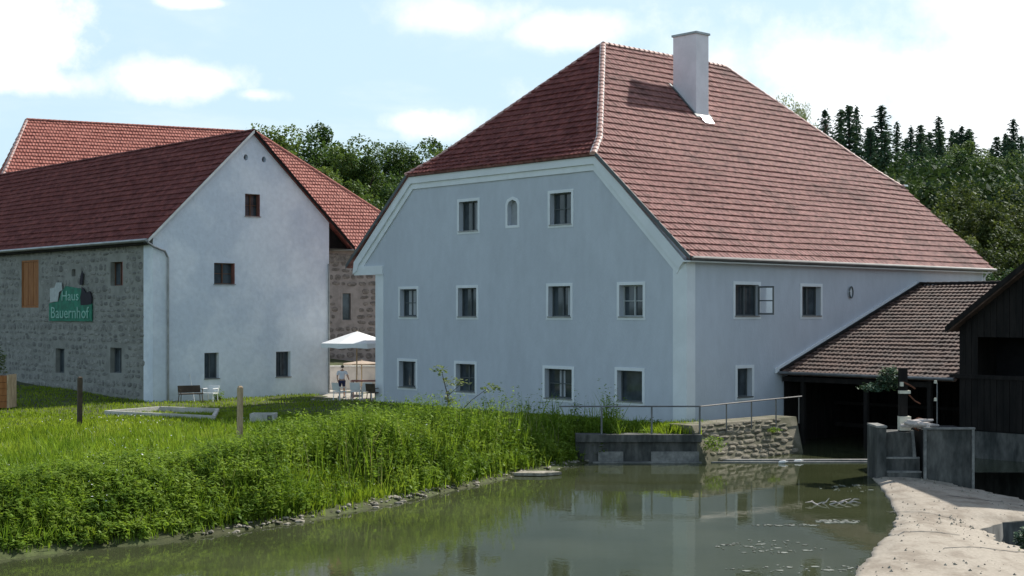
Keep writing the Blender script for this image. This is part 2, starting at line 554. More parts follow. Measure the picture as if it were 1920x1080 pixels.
def window(parent, F, a0, z0, a1, z1, surround=.13, depth=.30, fm='frame', style='cross', sill=True, surm='trim', curtain=None):
    """frame (the window part) with pane(s), surround and sill as sub-parts"""
    mb = MB()
    t = .055
    d0, d1 = depth - .06, depth + .02
    for (x0, x1, y0, y1) in ((a0, a1, z1 - t, z1), (a0, a1, z0, z0 + t), (a0, a0 + t, z0 + t, z1 - t), (a1 - t, a1, z0 + t, z1 - t)):
        fbox(mb, F, x0, x1, y0, y1, d0, d1)
    am, zm = (a0 + a1) / 2, z0 + (z1 - z0) * .62
    if style in ('cross', 'double'):
        fbox(mb, F, am - .035, am + .035, z0 + t, z1 - t, d0 - .012, d1 - .004)
    if style == 'cross':
        zc = (z0 + z1) / 2
        fbox(mb, F, a0 + t, am - .035, zc - .018, zc + .018, d0, d1 - .008)
        fbox(mb, F, am + .035, a1 - t, zc - .018, zc + .018, d0, d1 - .008)
    w = mb.build('window', MT[fm], parent)
    halves = ((a0 + t, am - .035), (am + .035, a1 - t)) if style in ('cross', 'double') else ((a0 + t, a1 - t),)
    for (x0, x1) in halves:
        g = MB()
        fbox(g, F, x0, x1, z0 + t, z1 - t, depth - .012, depth)
        g.build('pane', MT['glass'], w)
    if curtain:
        g = MB()
        fbox(g, F, a0 + t + curtain[0] * (a1 - a0 - 2 * t), a0 + t + curtain[1] * (a1 - a0 - 2 * t), z0 + t + .02, z1 - t - .02, depth - .03, depth - .02)
        g.build('curtain', MT['curtain'], w)
    if surround:
        g = MB()
        s = surround
        for (x0, x1, y0, y1) in ((a0 - s, a1 + s, z1, z1 + s), (a0 - s, a1 + s, z0 - s, z0), (a0 - s, a0, z0, z1), (a1, a1 + s, z0, z1)):
            fbox(g, F, x0, x1, y0, y1, -.022, .02)
        g.build('window_surround', MT[surm], w)
    if sill:
        g = MB()
        fbox(g, F, a0 - .03, a1 + .03, z0 - .035, z0 + .012, -.065, depth - .07)
        g.build('window_sill', MT['sheet'], w)
    return w


# ------------------------------------------------------------------ roof tiles
TW, TL = .25, .435
PROF = [(0, .004), (.10, .018), (.24, .026), (.38, .018), (.52, .004), (.78, .0), (1.0, .004)]


def tile_local():
    vs, fs = [], []
    n = len(PROF)
    for a, h in PROF: vs.append((a * TW, 0, h + .068))
    for a, h in PROF: vs.append((a * TW, TL * 1.04, h + .008))
    for a, h in PROF: vs.append((a * TW, .004, h + .004))
    for i in range(n - 1):
        fs.append((i, i + 1, n + i + 1, n + i))
        fs.append((2 * n + i, 2 * n + i + 1, i + 1, i))
    return np.array(vs, dtype=np.float64), np.array(fs, dtype=np.int64)


TV, TF = tile_local()


def interval(poly, b):
    xs = []
    n = len(poly)
    for i in range(n):
        (a0, b0), (a1, b1) = poly[i], poly[(i + 1) % n]
        if abs(b1 - b0) < 1e-9: continue
        t = (b - b0) / (b1 - b0)
        if -1e-9 <= t <= 1 + 1e-9: xs.append(a0 + t * (a1 - a0))
    return (min(xs), max(xs)) if len(xs) >= 2 else None


def tile_area(pts, e, tw=TW):
    """pts: planar polygon; e: eave direction. Returns list of tile records (frame data) with clip intervals"""
    pts = [Vector(p) for p in pts]; e = Vector(e).normalized()
    nrm = Vector((0, 0, 0))
    for i in range(len(pts)):
        nrm += (pts[i] - pts[0]).cross(pts[(i + 1) % len(pts)] - pts[0])
    nrm.normalize()
    if nrm.z < 0: nrm = -nrm
    s = nrm.cross(e).normalized()
    if s.z < 0: s = -s
    o = pts[0]
    poly = [((p - o).dot(e), (p - o).dot(s)) for p in pts]
    bmin, bmax = min(b for a, b in poly), max(b for a, b in poly)
    nrow = max(1, round((bmax - bmin) / TL))
    cl = (bmax - bmin) / nrow
    recs = []
    amin = min(a for a, b in poly)
    for j in range(nrow):
        b = bmin + j * cl
        iv0 = interval(poly, b + .002); iv1 = interval(poly, b + cl - .002)
        if iv0 is None or iv1 is None: continue
        lo, hi = min(iv0[0], iv1[0]), max(iv0[1], iv1[1])
        k0 = math.floor((lo - amin) / tw - .5); k1 = math.ceil((hi - amin) / tw + .5)
        for k in range(k0, k1):
            a = amin + (k + (.5 if j % 2 else 0)) * tw
            if a + tw < lo + .02 or a > hi - .02: continue
            full = a > max(iv0[0], iv1[0]) and a + tw < min(iv0[1], iv1[1])
            recs.append((o, e, s, nrm, a, b, cl / TL, full, iv0, iv1, cl, tw / TW))
    return recs


def lay_tiles(roof, recs, m, single=300, jit=.008):
    me = bpy.data.meshes.new('tile')
    me.from_pydata([tuple(v) for v in TV], [], [tuple(f) for f in TF])
    me.materials.append(m)
    keys = []
    for i, r in enumerate(recs):
        if r[7]:
            p = r[0] + r[1] * r[4] + r[2] * r[5]
            px = 960 + FPX * p.x / p.y
            if -10 < px < 1930: keys.append((p.length, i))
    keys.sort()
    chosen = set(i for _, i in keys[:single])
    V_, F_ = [], []
    k = 0
    for i, (o, e, s, n, a, b, ks, full, iv0, iv1, cl, kw) in enumerate(recs):
        dz = random.uniform(-jit, jit) + .022 * math.sin(a * .55 + 1) * math.sin(b * .9); tilt = random.uniform(-.012, .012)
        if i in chosen:
            inst('tile', me, frame(o + e * a + s * b + n * dz, e * kw, s * ks + n * tilt, n), roof)
            continue
        A = a + TV[:, 0] * kw; Bv = b + TV[:, 1] * ks
        if not full:
            t = np.clip((Bv - b) / cl, 0, 1)
            A = np.clip(A, iv0[0] + (iv1[0] - iv0[0]) * t, iv0[1] + (iv1[1] - iv0[1]) * t)
        H = TV[:, 2] + dz + tilt * TV[:, 1]
        V_.append(np.array(o)[None] + A[:, None] * np.array(e)[None] + Bv[:, None] * np.array(s)[None] + H[:, None] * np.array(n)[None])
        F_.append(TF + k); k += len(TV)
    if V_:
        np_mesh('roof_tiles', np.concatenate(V_), np.concatenate(F_), m, roof, kind='stuff')


def cap_mesh(m, length=.37, r0=.175, r1=.115):
    mb = MB(); n = 6
    for y, r in ((0, r0), (length, r1)):
        for k in range(n + 1):
            w = math.pi * k / n
            mb.v.append((r * math.cos(w), y, r * math.sin(w) * .85))
    for k in range(n):
        mb.f.append((k, k + 1, n + 2 + k, n + 1 + k))
    mb.f.append(tuple(range(n + 1)))
    me = bpy.data.meshes.new('ridge_tile')
    me.from_pydata(mb.v, [], mb.f)
    me.materials.append(m)
    return me


def cap_line(roof, p0, p1, me, up=None, step=.36, lift=-.05, mortar=None):
    p0, p1 = Vector(p0), Vector(p1)
    d = p1 - p0; L = d.length; t = d.normalized()
    x = t.cross(Vector((0, 0, 1))).normalized(); z = x.cross(t).normalized()
    n = max(1, round(L / step))
    for i in range(n):
        tz = (t + z * .07).normalized()
        inst('ridge_tile', me, frame(p0 + t * (i * L / n) + z * (lift - .0), x * random.uniform(.96, 1.06), tz * (L / n / .36), x.cross(tz).normalized()), roof)
    if mortar is not None:
        mb = MB()
        mb.box(p0 + x * -.135 - z * .06, x * .27, d, z * .10)
        mb.build('mortar_bed', mortar, roof)


def deck(pts, thick=.10):
    """solid underlay polygon under the tiles"""
    pts = [Vector(p) for p in pts]
    n = (pts[1] - pts[0]).cross(pts[2] - pts[0]).normalized()
    if n.z < 0: n = -n
    return pts, n * -thick


# ------------------------------------------------------------------ stone walls
def stone_proto(seed):
    r = random.Random(seed)
    ring = []
    for k in range(8):
        w = 2 * math.pi * (k + .5) / 8
        x = max(-1, min(1, 1.22 * math.cos(w))) * .5 * r.uniform(.84, 1.0)
        y = max(-1, min(1, 1.22 * math.sin(w))) * .5 * r.uniform(.84, 1.0)
        ring.append((x, y))
    vs = [(x, y, 0) for x, y in ring] + [(x * .84, y * .82, .8 * r.uniform(.8, 1.1)) for x, y in ring] + [(r.uniform(-.1, .1), r.uniform(-.1, .1), 1.1)]
    fs = []
    for k in range(8):
        j = (k + 1) % 8
        fs.append((k, j, 8 + j)); fs.append((k, 8 + j, 8 + k)); fs.append((8 + k, 8 + j, 16))
    return vs, fs


def rubble(parent, O, ea, ez, en, amax, zmax, blocked, m, hr=(.2, .34), wr=(.26, .62), proud=.035, single=300, region=None, gap=.035, name='stone'):
    """rows of uneven stones standing proud of the mortar; blocked(a, z, w, h) -> True where an opening is"""
    protos = [stone_proto(i) for i in range(6)]
    mes = []
    for vs, fs in protos:
        me = bpy.data.meshes.new(name); me.from_pydata(vs, [], fs); me.materials.append(m); mes.append(me)
    items = []
    z = 0.0
    while z < zmax:
        h = random.uniform(*hr)
        a = -random.uniform(0, .3)
        while a < amax:
            w = random.uniform(*wr)
            hh = h * random.uniform(.8, 1.05)
            ca, cz = a + w / 2, z + h / 2 + random.uniform(-.06, .06)
            if ca + w / 2 <= amax and a >= 0 and not blocked(ca, cz, w, hh) and (region is None or region(ca, cz)):
                items.append((ca, cz, w - gap, hh - gap, random.uniform(-.12, .12), random.randrange(6), proud * random.uniform(.5, 1.3)))
            a += w
        z += h
    O, ea, ez, en = Vector(O), Vector(ea), Vector(ez), Vector(en)
    def dist(it): return (O + ea * it[0] + ez * it[1]).length
    items.sort(key=dist)
    rest_v, rest_f = [], []
    for i, (ca, cz, w, h, rot, k, pr) in enumerate(items):
        cr, sr = math.cos(rot), math.sin(rot)
        x = (ea * cr + ez * sr) * w; y = (ez * cr - ea * sr) * h
        c = O + ea * ca + ez * cz
        if i < single:
            inst(name, mes[k], frame(c - en * .004, x, y, en * pr), parent)
        else:
            b = len(rest_v)
            for vx, vy, vz in protos[k][0]:
                rest_v.append(c - en * .004 + x * vx + y * vy + en * pr * vz)
            rest_f.extend([(p + b, q + b, r_ + b) for p, q, r_ in protos[k][1]])
    if rest_v:
        mb = MB(); mb.v = [tuple(p) for p in rest_v]; mb.f = rest_f
        mb.build(name + 's', m, parent, kind='stuff')


# ------------------------------------------------------------------ terrain
BANK = [(-120, -6), (-60, 8), (-30, 19.5), (-18, 25.8), (-11.2, 30.4), (-7.76, 33.2), (-5.03, 36.5), (-1.48, 42.8), (.4, 46.6), (1.9, 48.8), (2.75, 50.15)]
MILL_Z = -4.43
pc = [M(-2.6, -2.15, 0), M(2.2, -2.15, 0), M(2.4, .25, 0), M(13.5, .25, 0), M(13.5, -10.4, 0), M(6.6, -10.4, 0), M(6.6, -60, 0)]
RIVER = BANK + [(6.9, 50.2)] + [(p.x, p.y) for p in pc] + [(70, -90), (-120, -90)]
BA = np.array(BANK)


def in_poly(x, y, poly):
    ins = np.zeros(x.shape, bool)
    n = len(poly)
    for i in range(n):
        (x0, y0), (x1, y1) = poly[i], poly[(i + 1) % n]
        c = ((y0 > y) != (y1 > y)) & (x < (x1 - x0) * (y - y0) / ((y1 - y0) if y1 != y0 else 1e-9) + x0)
        ins ^= c
    return ins


def bank_dist(x, y):
    d = np.full(x.shape, 1e9)
    for i in range(len(BA) - 1):
        p, q = BA[i], BA[i + 1]
        e = q - p
        t = np.clip(((x - p[0]) * e[0] + (y - p[1]) * e[1]) / (e @ e), 0, 1)
        d = np.minimum(d, np.hypot(x - p[0] - t * e[0], y - p[1] - t * e[1]))
    return d


def wav(x, y):
    return (np.sin(x * .31 + 1.3) * np.cos(y * .27 + .4) + .5 * np.sin(x * .83 + y * .57) + .3 * np.sin(x * 1.9 - y * 1.3)) / 1.8


def H(x, y):
    x = np.asarray(x, float); y = np.asarray(y, float)
    ins = in_poly(x, y, RIVER)
    d = bank_dist(x, y)
    t = np.clip(d / 3.4, 0, 1)
    land = WATER + .05 + .10 * np.clip(d / .35, 0, 1) + .87 * (t * t * (3 - 2 * t)) + .07 * wav(x * 1.6, y * 1.6) * np.clip(d / 2, 0, 1)
    vb = (x - B0.x) * V.x + (y - B0.y) * V.y
    land = land + .030 * np.clip(vb, 0, 40) * np.clip((-x - 11) / 6, 0, 1)
    hill = np.clip(y - 128 + .1 * np.abs(x) + 16 * np.clip((x - 10) / 20, 0, 1), 0, 130)
    land = land + .105 * hill + .9 * wav(x * .12, y * .12) * np.clip(hill / 20, 0, 1)
    bed = WATER - np.clip(d * .35, 0, 1.5) - .02
    return np.where(ins, bed, land)


def Hs(x, y):
    return float(H(np.array([x]), np.array([y]))[0])


def make_ground():
    xs = np.concatenate([np.array([-3500, -1500, -700, -350, -200, -130, -90, -65, -50]), np.arange(-42, 32, .4), np.array([34, 38, 44, 52, 65, 90, 130, 200, 350, 700, 1500, 3500])])
    ys = np.concatenate([np.array([-900, -300, -100, -40, -10, 5, 14, 20]), np.arange(24, 84, .4), np.arange(85, 130, 2.5), np.array([135, 145, 160, 175, 190, 210, 235, 260, 350, 700, 1500, 4000])])
    X, Y = np.meshgrid(xs, ys)
    Z = H(X, Y)
    vs = np.stack([X, Y, Z], -1).reshape(-1, 3)
    nx, ny = len(xs), len(ys)
    i = np.arange(nx - 1)[None] + nx * np.arange(ny - 1)[:, None]
    f = np.stack([i, i + 1, i + 1 + nx, i + nx], -1).reshape(-1, 4)
    o = np_mesh('ground', vs, f, MT['earth'], smooth=True)
    tag(o, kind='structure')


make_ground()

# weir crest: left edge meets the water, the surface falls away to the right (downstream)
WL = [(2.2, 12.0), (4.2, 19.5), (5.6, 24.5), (6.95, 28.8), (8.1, 31.6), (9.35, 34.4), (10.0, 36.6), (10.35, 38.2), (10.95, 41.2), (11.55, 44.35), (11.7, 45.4)]
WRt = [(7.8, 11.0), (9.6, 19.0), (10.8, 24.5), (12.2, 28.5), (12.4, 31.0), (11.95, 32.2), (11.8, 33.5), (12.0, 35.2), (12.8, 36.3), (14.6, 36.9), (15.3, 38.2), (15.0, 41.5), (14.2, 44.0), (14.0, 45.2)]


def lerp_line(L, y):
    for i in range(len(L) - 1):
        if L[i][1] <= y <= L[i + 1][1]:
            t = (y - L[i][1]) / (L[i + 1][1] - L[i][1])
            return L[i][0] + t * (L[i + 1][0] - L[i][0])
    return L[0][0] if y < L[0][1] else L[-1][0]


def make_weir():
    ys = np.arange(12, 45.3, .16); nx = 34
    vs = []
    for y in ys:
        xl, xr = lerp_line(WL, y), lerp_line(WRt, y)
        if 30 < y < 37: xl += .05 * math.sin(y * 7) * math.sin(y * 2.3)
        xl += .03 * math.sin(y * 2.9 + 1.5 * math.sin(y * .9)) + .015 * math.sin(y * 13)
        xr += .08 * math.sin(y * 3.7) + .05 * math.sin(y * 11)
        for k in range(nx):
            t = k / (nx - 1)
            x = xl + (xr - xl) * t
            z = WATER + .015 + .10 * min(1, t * 6) - .42 * max(0, t - .35) ** 1.6 + .010 * math.sin(x * 1.1 + y * .5) + .0012 * RNG.normal()
            if k == 0: z = WATER - .8
            if k == nx - 1: z = WATER - 2.6
            vs.append((x + (.12 if k == nx - 1 else 0), y, z))
    n = len(ys)
    i = np.arange(nx - 1)[None] + nx * np.arange(n - 1)[:, None]
    f = np.stack([i, i + 1, i + 1 + nx, i + nx], -1).reshape(-1, 4)
    o = np_mesh('weir', np.array(vs), f, MT['weir'], smooth=True)
    o.data.materials.append(MT['concrete_dark'])  # dark side face: the hollow's shade is put into the material
    mi = np.zeros(len(f), dtype=np.int32); mi[nx - 2::nx - 1] = 1
    o.data.polygons.foreach_set('material_index', mi)
    tag(o, 'broad pale concrete weir crest in the sun at the lower right', 'weir')
    mb = MB(); mb.prism([(11.7, 45.28, -7.6), (14.1, 45.28, -7.6), (14.1, 45.28, -5.34), (11.7, 45.28, -5.34)], (0, .15, 0))
    mb.build('weir_footing', MT['concrete_dark'], None)
    bpy.data.objects['weir_footing'].parent = o


make_weir()
weir_o = bpy.data.objects['weir']


def weir_z(x, y):
    xl, xr = lerp_line(WL, y), lerp_line(WRt, y)
    t = max(0, min(1, (x - xl) / (xr - xl)))
    return WATER + .015 + .10 * min(1, t * 6) - .42 * max(0, t - .35) ** 1.6


gw_ = random.Random(21)
for (pts) in (((10.1, 37.6), (10.7, 37.1), (11.2, 36.2), (11.5, 35.6)), ((12.4, 40.4), (13.2, 39.6), (13.9, 39.4), (14.4, 38.5)), ((9.6, 31.0), (10.4, 31.6), (11.3, 31.3), (12.0, 31.9)), ((9.0, 33.2), (9.9, 33.6), (10.9, 33.3))):
    mb = MB(); fine_p = []
    for i in range(len(pts) - 1):
        for k in range(6):
            t = k / 6
            fine_p.append((pts[i][0] + t * (pts[i + 1][0] - pts[i][0]) + gw_.gauss(0, .03), pts[i][1] + t * (pts[i + 1][1] - pts[i][1]) + gw_.gauss(0, .05)))
    for i in range(len(fine_p) - 1):
        (x0, y0), (x1, y1) = fine_p[i], fine_p[i + 1]
        w0 = .02 + .02 * abs(math.sin(i))
        mb.add([(x0, y0 - w0, weir_z(x0, y0) + .014), (x1, y1 - w0, weir_z(x1, y1) + .014), (x1, y1 + w0, weir_z(x1, y1) + .014), (x0, y0 + w0, weir_z(x0, y0) + .014)], [(0, 1, 2, 3)])
    mb.build('crack', MT['concrete_dark'], weir_o)
mb = MB()
for k in range(450):
    y = gw_.uniform(28, 45); xl, xr = lerp_line(WL, y), lerp_line(WRt, y)
    t = gw_.random() ** (1.6 if gw_.random() < .5 else .6)
    x = xl + .1 + t * (xr - xl - .2); r = gw_.choice([.012, .018, .025, .045]); z = weir_z(x, y)
    q = [(x + r * math.cos(1.257 * j + k) * gw_.uniform(.7, 1.3), y + r * math.sin(1.257 * j + k) * gw_.uniform(.7, 1.3), z - .01) for j in range(5)]
    mb.add(q + [(x, y, z + r * .9)], [(j, (j + 1) % 5, 5) for j in range(5)])
mb.build('grit', MT['pebble'], weir_o, kind='stuff')

# water sheet upstream of the weir, and the lower pool downstream
wl_in = [(lerp_line(WL, y) + .45, y) for y in (12, 19.5, 24.5, 28.8, 31.6, 34.4, 36.6, 38.2, 41.2, 45.0)]
poly = [(-260, -60), (1.5, -60)] + wl_in + [(11.9, 45.6), (11.9, 47.0), (40, 47.0), (40, 72), (-260, 72)]
mb = MB()
tris = tessellate_polygon([[Vector((x, y, 0)) for x, y in poly]])
mb.add([(x, y, WATER) for x, y in poly], tris)
tag(mb.build('river_water', MT['water']), kind='structure')
mb = MB(); mb.add([(2.5, -60, -7.0), (70, -60, -7.0), (70, 46.9, -7.0), (11.9, 46.9, -7.0), (8.5, 25, -7.0)], [(0, 1, 2, 3, 4)])
tag(mb.build('lower_pool_water', MT['water']), kind='structure')

# courtyard between the buildings
mb = MB()
yp = [(-10.1, 69.4), (-6.4, 68.4), (0, 75), (4, 122), (-38, 106), (-25, 96), (-17, 80), (-9.9, 74.7)]
mb.prism([(x, y, -4.36) for x, y in yp], (0, 0, -.3))
tag(mb.build('courtyard', MT['gravel']), kind='structure')

# ------------------------------------------------------------------ the mill
mill = thing('mill_house', M(10, 10, MILL_Z), 'large grey-blue water mill with a half-hipped red tile roof and one tall chimney', 'building')
FG = lambda a, z, d: M(d, a, z)              # gable side, plane u = 0
FR = lambda a, z, d: M(a, d, z)              # canal side, plane v = 0

gw = [(12.23, 3.72, 13.53, 5.07, 'double', (.0, .3)), (6.28, 3.74, 7.56, 5.08, 'cross', None),
      (16.62, -.19, 17.90, 1.12, 'cross', (.3, .75)), (12.32, -.19, 13.60, 1.12, 'double', None), (6.33, -.18, 7.66, 1.12, 'double', (.08, .3)), (2.25, -.17, 3.53, 1.11, 'cross', None),
      (16.70, -3.58, 17.98, -2.34, 'double', (.0, .35)), (12.43, -3.62, 13.75, -2.35, 'cross', None), (6.24, -3.66, 7.88, -2.40, 'cross', (.4, .62)), (2.28, -3.60, 3.65, -2.35, 'single', None)]
arch = [(9.60, 3.84), (10.24, 3.84), (10.24, 4.72), (10.16, 4.88), (9.92, 4.97), (9.68, 4.88), (9.60, 4.72)]
outer = [(0, -4.75), (19.8, -4.75), (19.8, 1.95), (21.35, 1.95), (21.35, 2.6), (17.05, 6.42), (4.75, 6.42), (0, 2.15)]
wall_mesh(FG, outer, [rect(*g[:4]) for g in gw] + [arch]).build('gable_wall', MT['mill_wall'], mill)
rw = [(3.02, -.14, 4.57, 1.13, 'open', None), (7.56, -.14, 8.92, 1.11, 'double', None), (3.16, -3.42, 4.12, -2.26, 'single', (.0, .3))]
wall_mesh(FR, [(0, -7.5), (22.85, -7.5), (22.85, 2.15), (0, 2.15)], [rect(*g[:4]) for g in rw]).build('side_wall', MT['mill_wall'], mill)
mb = MB(); mb.box(M(22.45, 0, -4.75), U * .4, V * 21.3, (0, 0, 7.1)); mb.build('end_wall', MT['mill_wall'], mill)
mb = MB(); mb.box(M(.42, 19.4, -4.75), U * 22, V * .4, (0, 0, 6.7)); mb.build('rear_wall', MT['mill_wall'], mill)
mb = MB(); mb.prism([M(22.44, 0, 2.35), M(22.44, 21.3, 2.35), M(22.44, 17.0, 6.4), M(22.44, 4.8, 6.4)], U * .4); mb.build('end_gable', MT['mill_wall'], mill)
for g in gw:
    window(mill, FG, *g[:4], style=g[4], fm='frame_white' if g[0] < 3 and g[1] > -1 else 'frame', curtain=g[5])
for g in rw:
    if g[4] != 'open':
        window(mill, FR, *g[:4], style=g[4], curtain=g[5])
# small arched window
mb = MB()
for k in range(len(arch)):
    (a, z), (b, y) = arch[k], arch[(k + 1) % len(arch)]
    ca, cz = 9.92, 4.35
    o1 = lambda a, z: (ca + (a - ca) * (1 + .13 / max(.32, abs(a - ca)) if abs(a - ca) > .2 else 1.35), cz + (z - cz) * 1.22)
    (a2, z2), (b2, y2) = o1(a, z), o1(b, y)
    mb.add([FG(a, z, -.022), FG(b, y, -.022), FG(b2, y2, -.022), FG(a2, z2, -.022), FG(a, z, .02), FG(b, y, .02), FG(b2, y2, .02), FG(a2, z2, .02)],
           [(0, 1, 2, 3), (0, 4, 5, 1), (2, 6, 7, 3)])
aw = mb.build('arched_window', MT['trim'], mill)
mb = MB(); mb.add([FG(a, z, .22) for a, z in arch], [tuple(range(len(arch)))]); mb.build('pane', MT['curtain'], aw)
# casement window standing open on the canal side
a0, z0, a1, z1 = rw[0][:4]
w = window(mill, FR, a0, z0, a1, z1, style='double', depth=.22)
mb = MB()
hinge = M(a1 - .06, -.03, 0); sw = (U * .28 - V * .96).normalized(); th = sw.cross(Vector((0, 0, 1)))
L = .68
for (s0, s1, y0, y1) in ((0, L, z1 - .12, z1 - .05), (0, L, z0 + .05, z0 + .12), (0, .06, z0 + .12, z1 - .12), (L - .06, L, z0 + .12, z1 - .12), (.06, L - .06, .46, .51)):
    mb.box(hinge + sw * s0 + Vector((0, 0, y0)), sw * (s1 - s0), th * .05, (0, 0, y1 - y0))
cs = mb.build('casement', MT['frame'], mill)
mb = MB(); mb.box(hinge + sw * .06 + th * .02 + Vector((0, 0, z0 + .12)), sw * (L - .12), th * .01, (0, 0, z1 - z0 - .24)); mb.build('pane', MT['clear_glass'], cs)

# pilasters and verge trim
mb = MB()
fbox(mb, FG, -.03, .66, -4.7, 1.9, -.03, .0)
mb.build('corner_band', MT['trim'], mill)
mb = MB(); fbox(mb, FR, 0.0, .50, -4.7, 1.98, -.03, .0); mb.build('corner_band', MT['trim'], mill)
mb = MB(); fbox(mb, FG, 19.2, 19.83, -4.7, 1.86, -.03, .0); mb.build('corner_band', MT['trim'], mill)


def band(pts_out, pts_in, d0, d1, name='cornice'):
    mb = MB()
    for i in range(len(pts_out) - 1):
        a, b, c, d = pts_out[i], pts_out[i + 1], pts_in[i + 1], pts_in[i]
        mb.hexa([FG(*a, d0), FG(*b, d0), FG(*b, d1), FG(*a, d1), FG(*d, d0), FG(*c, d0), FG(*c, d1), FG(*d, d1)])
    return mb.build(name, MT['trim'], mill)


band([(-.02, 2.02), (4.70, 6.46), (17.10, 6.46), (21.45, 2.52), (21.55, 1.92)], [(.28, 1.72), (4.86, 6.14), (16.94, 6.14), (21.1, 2.36), (21.2, 2.06)], -.16, .0)
band([(.28, 1.72), (4.86, 6.14), (16.94, 6.14), (21.1, 2.36), (21.2, 2.06)], [(.44, 1.52), (4.94, 5.88), (16.86, 5.88), (20.6, 2.45), (20.7, 2.3)], -.07, .0)
mb = MB(); fbox(mb, FG, 19.2, 21.5, 1.86, 2.30, -.10, .0); mb.build('eave_return', MT['trim'], mill)

# roof planes
EZ, KZ, RZ = 2.12, 6.60, 12.88
RV = 10.9
def rp(u_, side, lvl):   # side 0 right, 1 left
    v_, z_ = {0: (-.38, EZ), 1: (4.75, KZ), 2: (RV, RZ)}[lvl]
    return M(u_, v_ if side == 0 else 2 * RV - v_, z_)
hipk = [(-.32, 6.55), (.95, 7.42), (6.80, RZ)]       # half-hip profile (u, z)
def vofz(z): return 4.75 + (z - KZ) / (RZ - KZ) * (RV - 4.75)
UE = 23.2
def hp(i, side, far=False):
    u_, z_ = hipk[i]
    if far: u_ = UE - .02 - u_ - .3
    v_ = max(4.70, vofz(z_))
    return M(u_, v_ if side == 0 else 2 * RV - v_, z_)
roof_pts = {
    'low_r': [M(-.24, -.38, EZ), M(UE, -.38, EZ), M(UE, 4.75, KZ), M(-.24, 4.75, KZ)],
    'up_r': [M(-.24, 4.75, KZ), M(UE, 4.75, KZ), hp(1, 0, True), hp(2, 0, True), hp(2, 0), hp(1, 0)],
    'hip_lo': [hp(0, 1), hp(0, 0), hp(1, 0), hp(1, 1)],
    'hip_up': [hp(1, 1), hp(1, 0), hp(2, 0)],
    'low_l': [M(UE, 22.0, 2.3), M(-.24, 22.0, 2.3), M(-.24, 2 * RV - 4.75, KZ), M(UE, 2 * RV - 4.75, KZ)],
    'up_l': [M(UE, 2 * RV - 4.75, KZ), M(-.24, 2 * RV - 4.75, KZ), hp(1, 1), hp(2, 0), hp(2, 0, True), hp(1, 1, True)],
    'far_hip': [hp(0, 0, True), hp(0, 1, True), hp(1, 1, True), hp(2, 0, True), hp(1, 0, True)],
}
mb = MB()
for k, pts in roof_pts.items():
    if k == 'far_hip':
        mb.add(pts, [(0, 1, 2, 3, 4)])
    else:
        p_, ex_ = deck(pts); mb.prism(p_, ex_)
roof = mb.build('roof', MT['tile_old_sunlit'], mill)
recs = tile_area(roof_pts['low_r'], U) + tile_area(roof_pts['up_r'], U)
lay_tiles(roof, recs, MT['tile_old_sunlit'], 220)
recs = tile_area(roof_pts['hip_lo'], V) + tile_area(roof_pts['hip_up'], V)
lay_tiles(roof, recs, MT['tile'], 80)  # shaded half-hip takes the darker tile, so its shade is partly colour
capm = cap_mesh(MT['ridge_tile'])
up = Vector((0, 0, .0))
cap_line(roof, hp(0, 0) + up * .6, hp(1, 0) + up, capm, mortar=MT['mortar_white'])
cap_line(roof, hp(1, 0) + up, hp(2, 0) + up, capm, mortar=MT['mortar_white'])
cap_line(roof, hp(0, 1) + up * .6, hp(1, 1) + up, capm)
cap_line(roof, hp(1, 1) + up, hp(2, 0) + up, capm)
cap_line(roof, hp(2, 0) + up, hp(2, 0, True) + up, capm)
cap_line(roof, hp(1, 0, True) + up, hp(2, 0, True) + up, capm)
cap_line(roof, hp(0, 0, True) + up, hp(1, 0, True) + up, capm)
mb = MB(); mb.cbox(hp(0, 0, True) + Vector((0, 0, .12)), U * .35, V * .3, (0, 0, .08)); mb.build('hip_end_cap', MT['bright_sheet'], roof)
# verge boards at the near edge, right and left
mb = MB()
mb.box(M(-.27, -.40, EZ - .10), U * .03, V * 5.12 + Vector((0, 0, KZ - EZ)), (0, 0, .19))
mb.build('verge_board', MT['frame'], mill)
mb = MB()
mb.box(M(-.27, 22.0, 2.2), U * .03, V * -4.95 + Vector((0, 0, KZ - 2.3)), (0, 0, .19))
mb.build('verge_board', MT['frame'], mill)
# gutter along the canal side
mb = MB()
mb.tube([M(-.2, -.47, EZ - .01), M(UE + .05, -.47, EZ - .01)], .075, 8)
mb.build('gutter', MT['gutter'], mill)
mb = MB(); mb.box(M(-.22, -.36, EZ - .16), U * (UE + .1), V * .36, (0, 0, .05)); mb.build('soffit', MT['trim'], mill)
mb = MB(); mb.tube([M(22.7, -.40, EZ - .05), M(22.7, -.14, EZ - .4), M(22.7, -.14, -4.3)], .055, 8); mb.build('downpipe', MT['trim'], mill)
# chimney
mb = MB()
mb.box(M(9.48, 7.38, 8.6), U * .92, V * 1.42, (0, 0, 4.62)); ch = mb.build('chimney', MT['chimney'], mill)
mb = MB(); mb.box(M(9.42, 7.32, 13.22), U * 1.04, V * 1.54, (0, 0, .10)); mb.build('chimney_cap', MT['sheet'], ch)
sl = (RZ - KZ) / (RV - 4.75)
mb = MB()
up1 = (V + Vector((0, 0, sl))).normalized(); nn_ = U.cross(up1)
for (ua, ub, va, vb_) in ((9.34, 10.54, 7.22, 7.38), (9.34, 9.48, 7.38, 8.95), (10.40, 10.54, 7.38, 8.95)):
    mb.prism([M(ua, va, KZ + (va - 4.75) * sl + .11), M(ub, va, KZ + (va - 4.75) * sl + .11), M(ub, vb_, KZ + (vb_ - 4.75) * sl + .11), M(ua, vb_, KZ + (vb_ - 4.75) * sl + .11)], (0, 0, .03))
mb.build('flashing', MT['frame'], ch)
mb = MB()
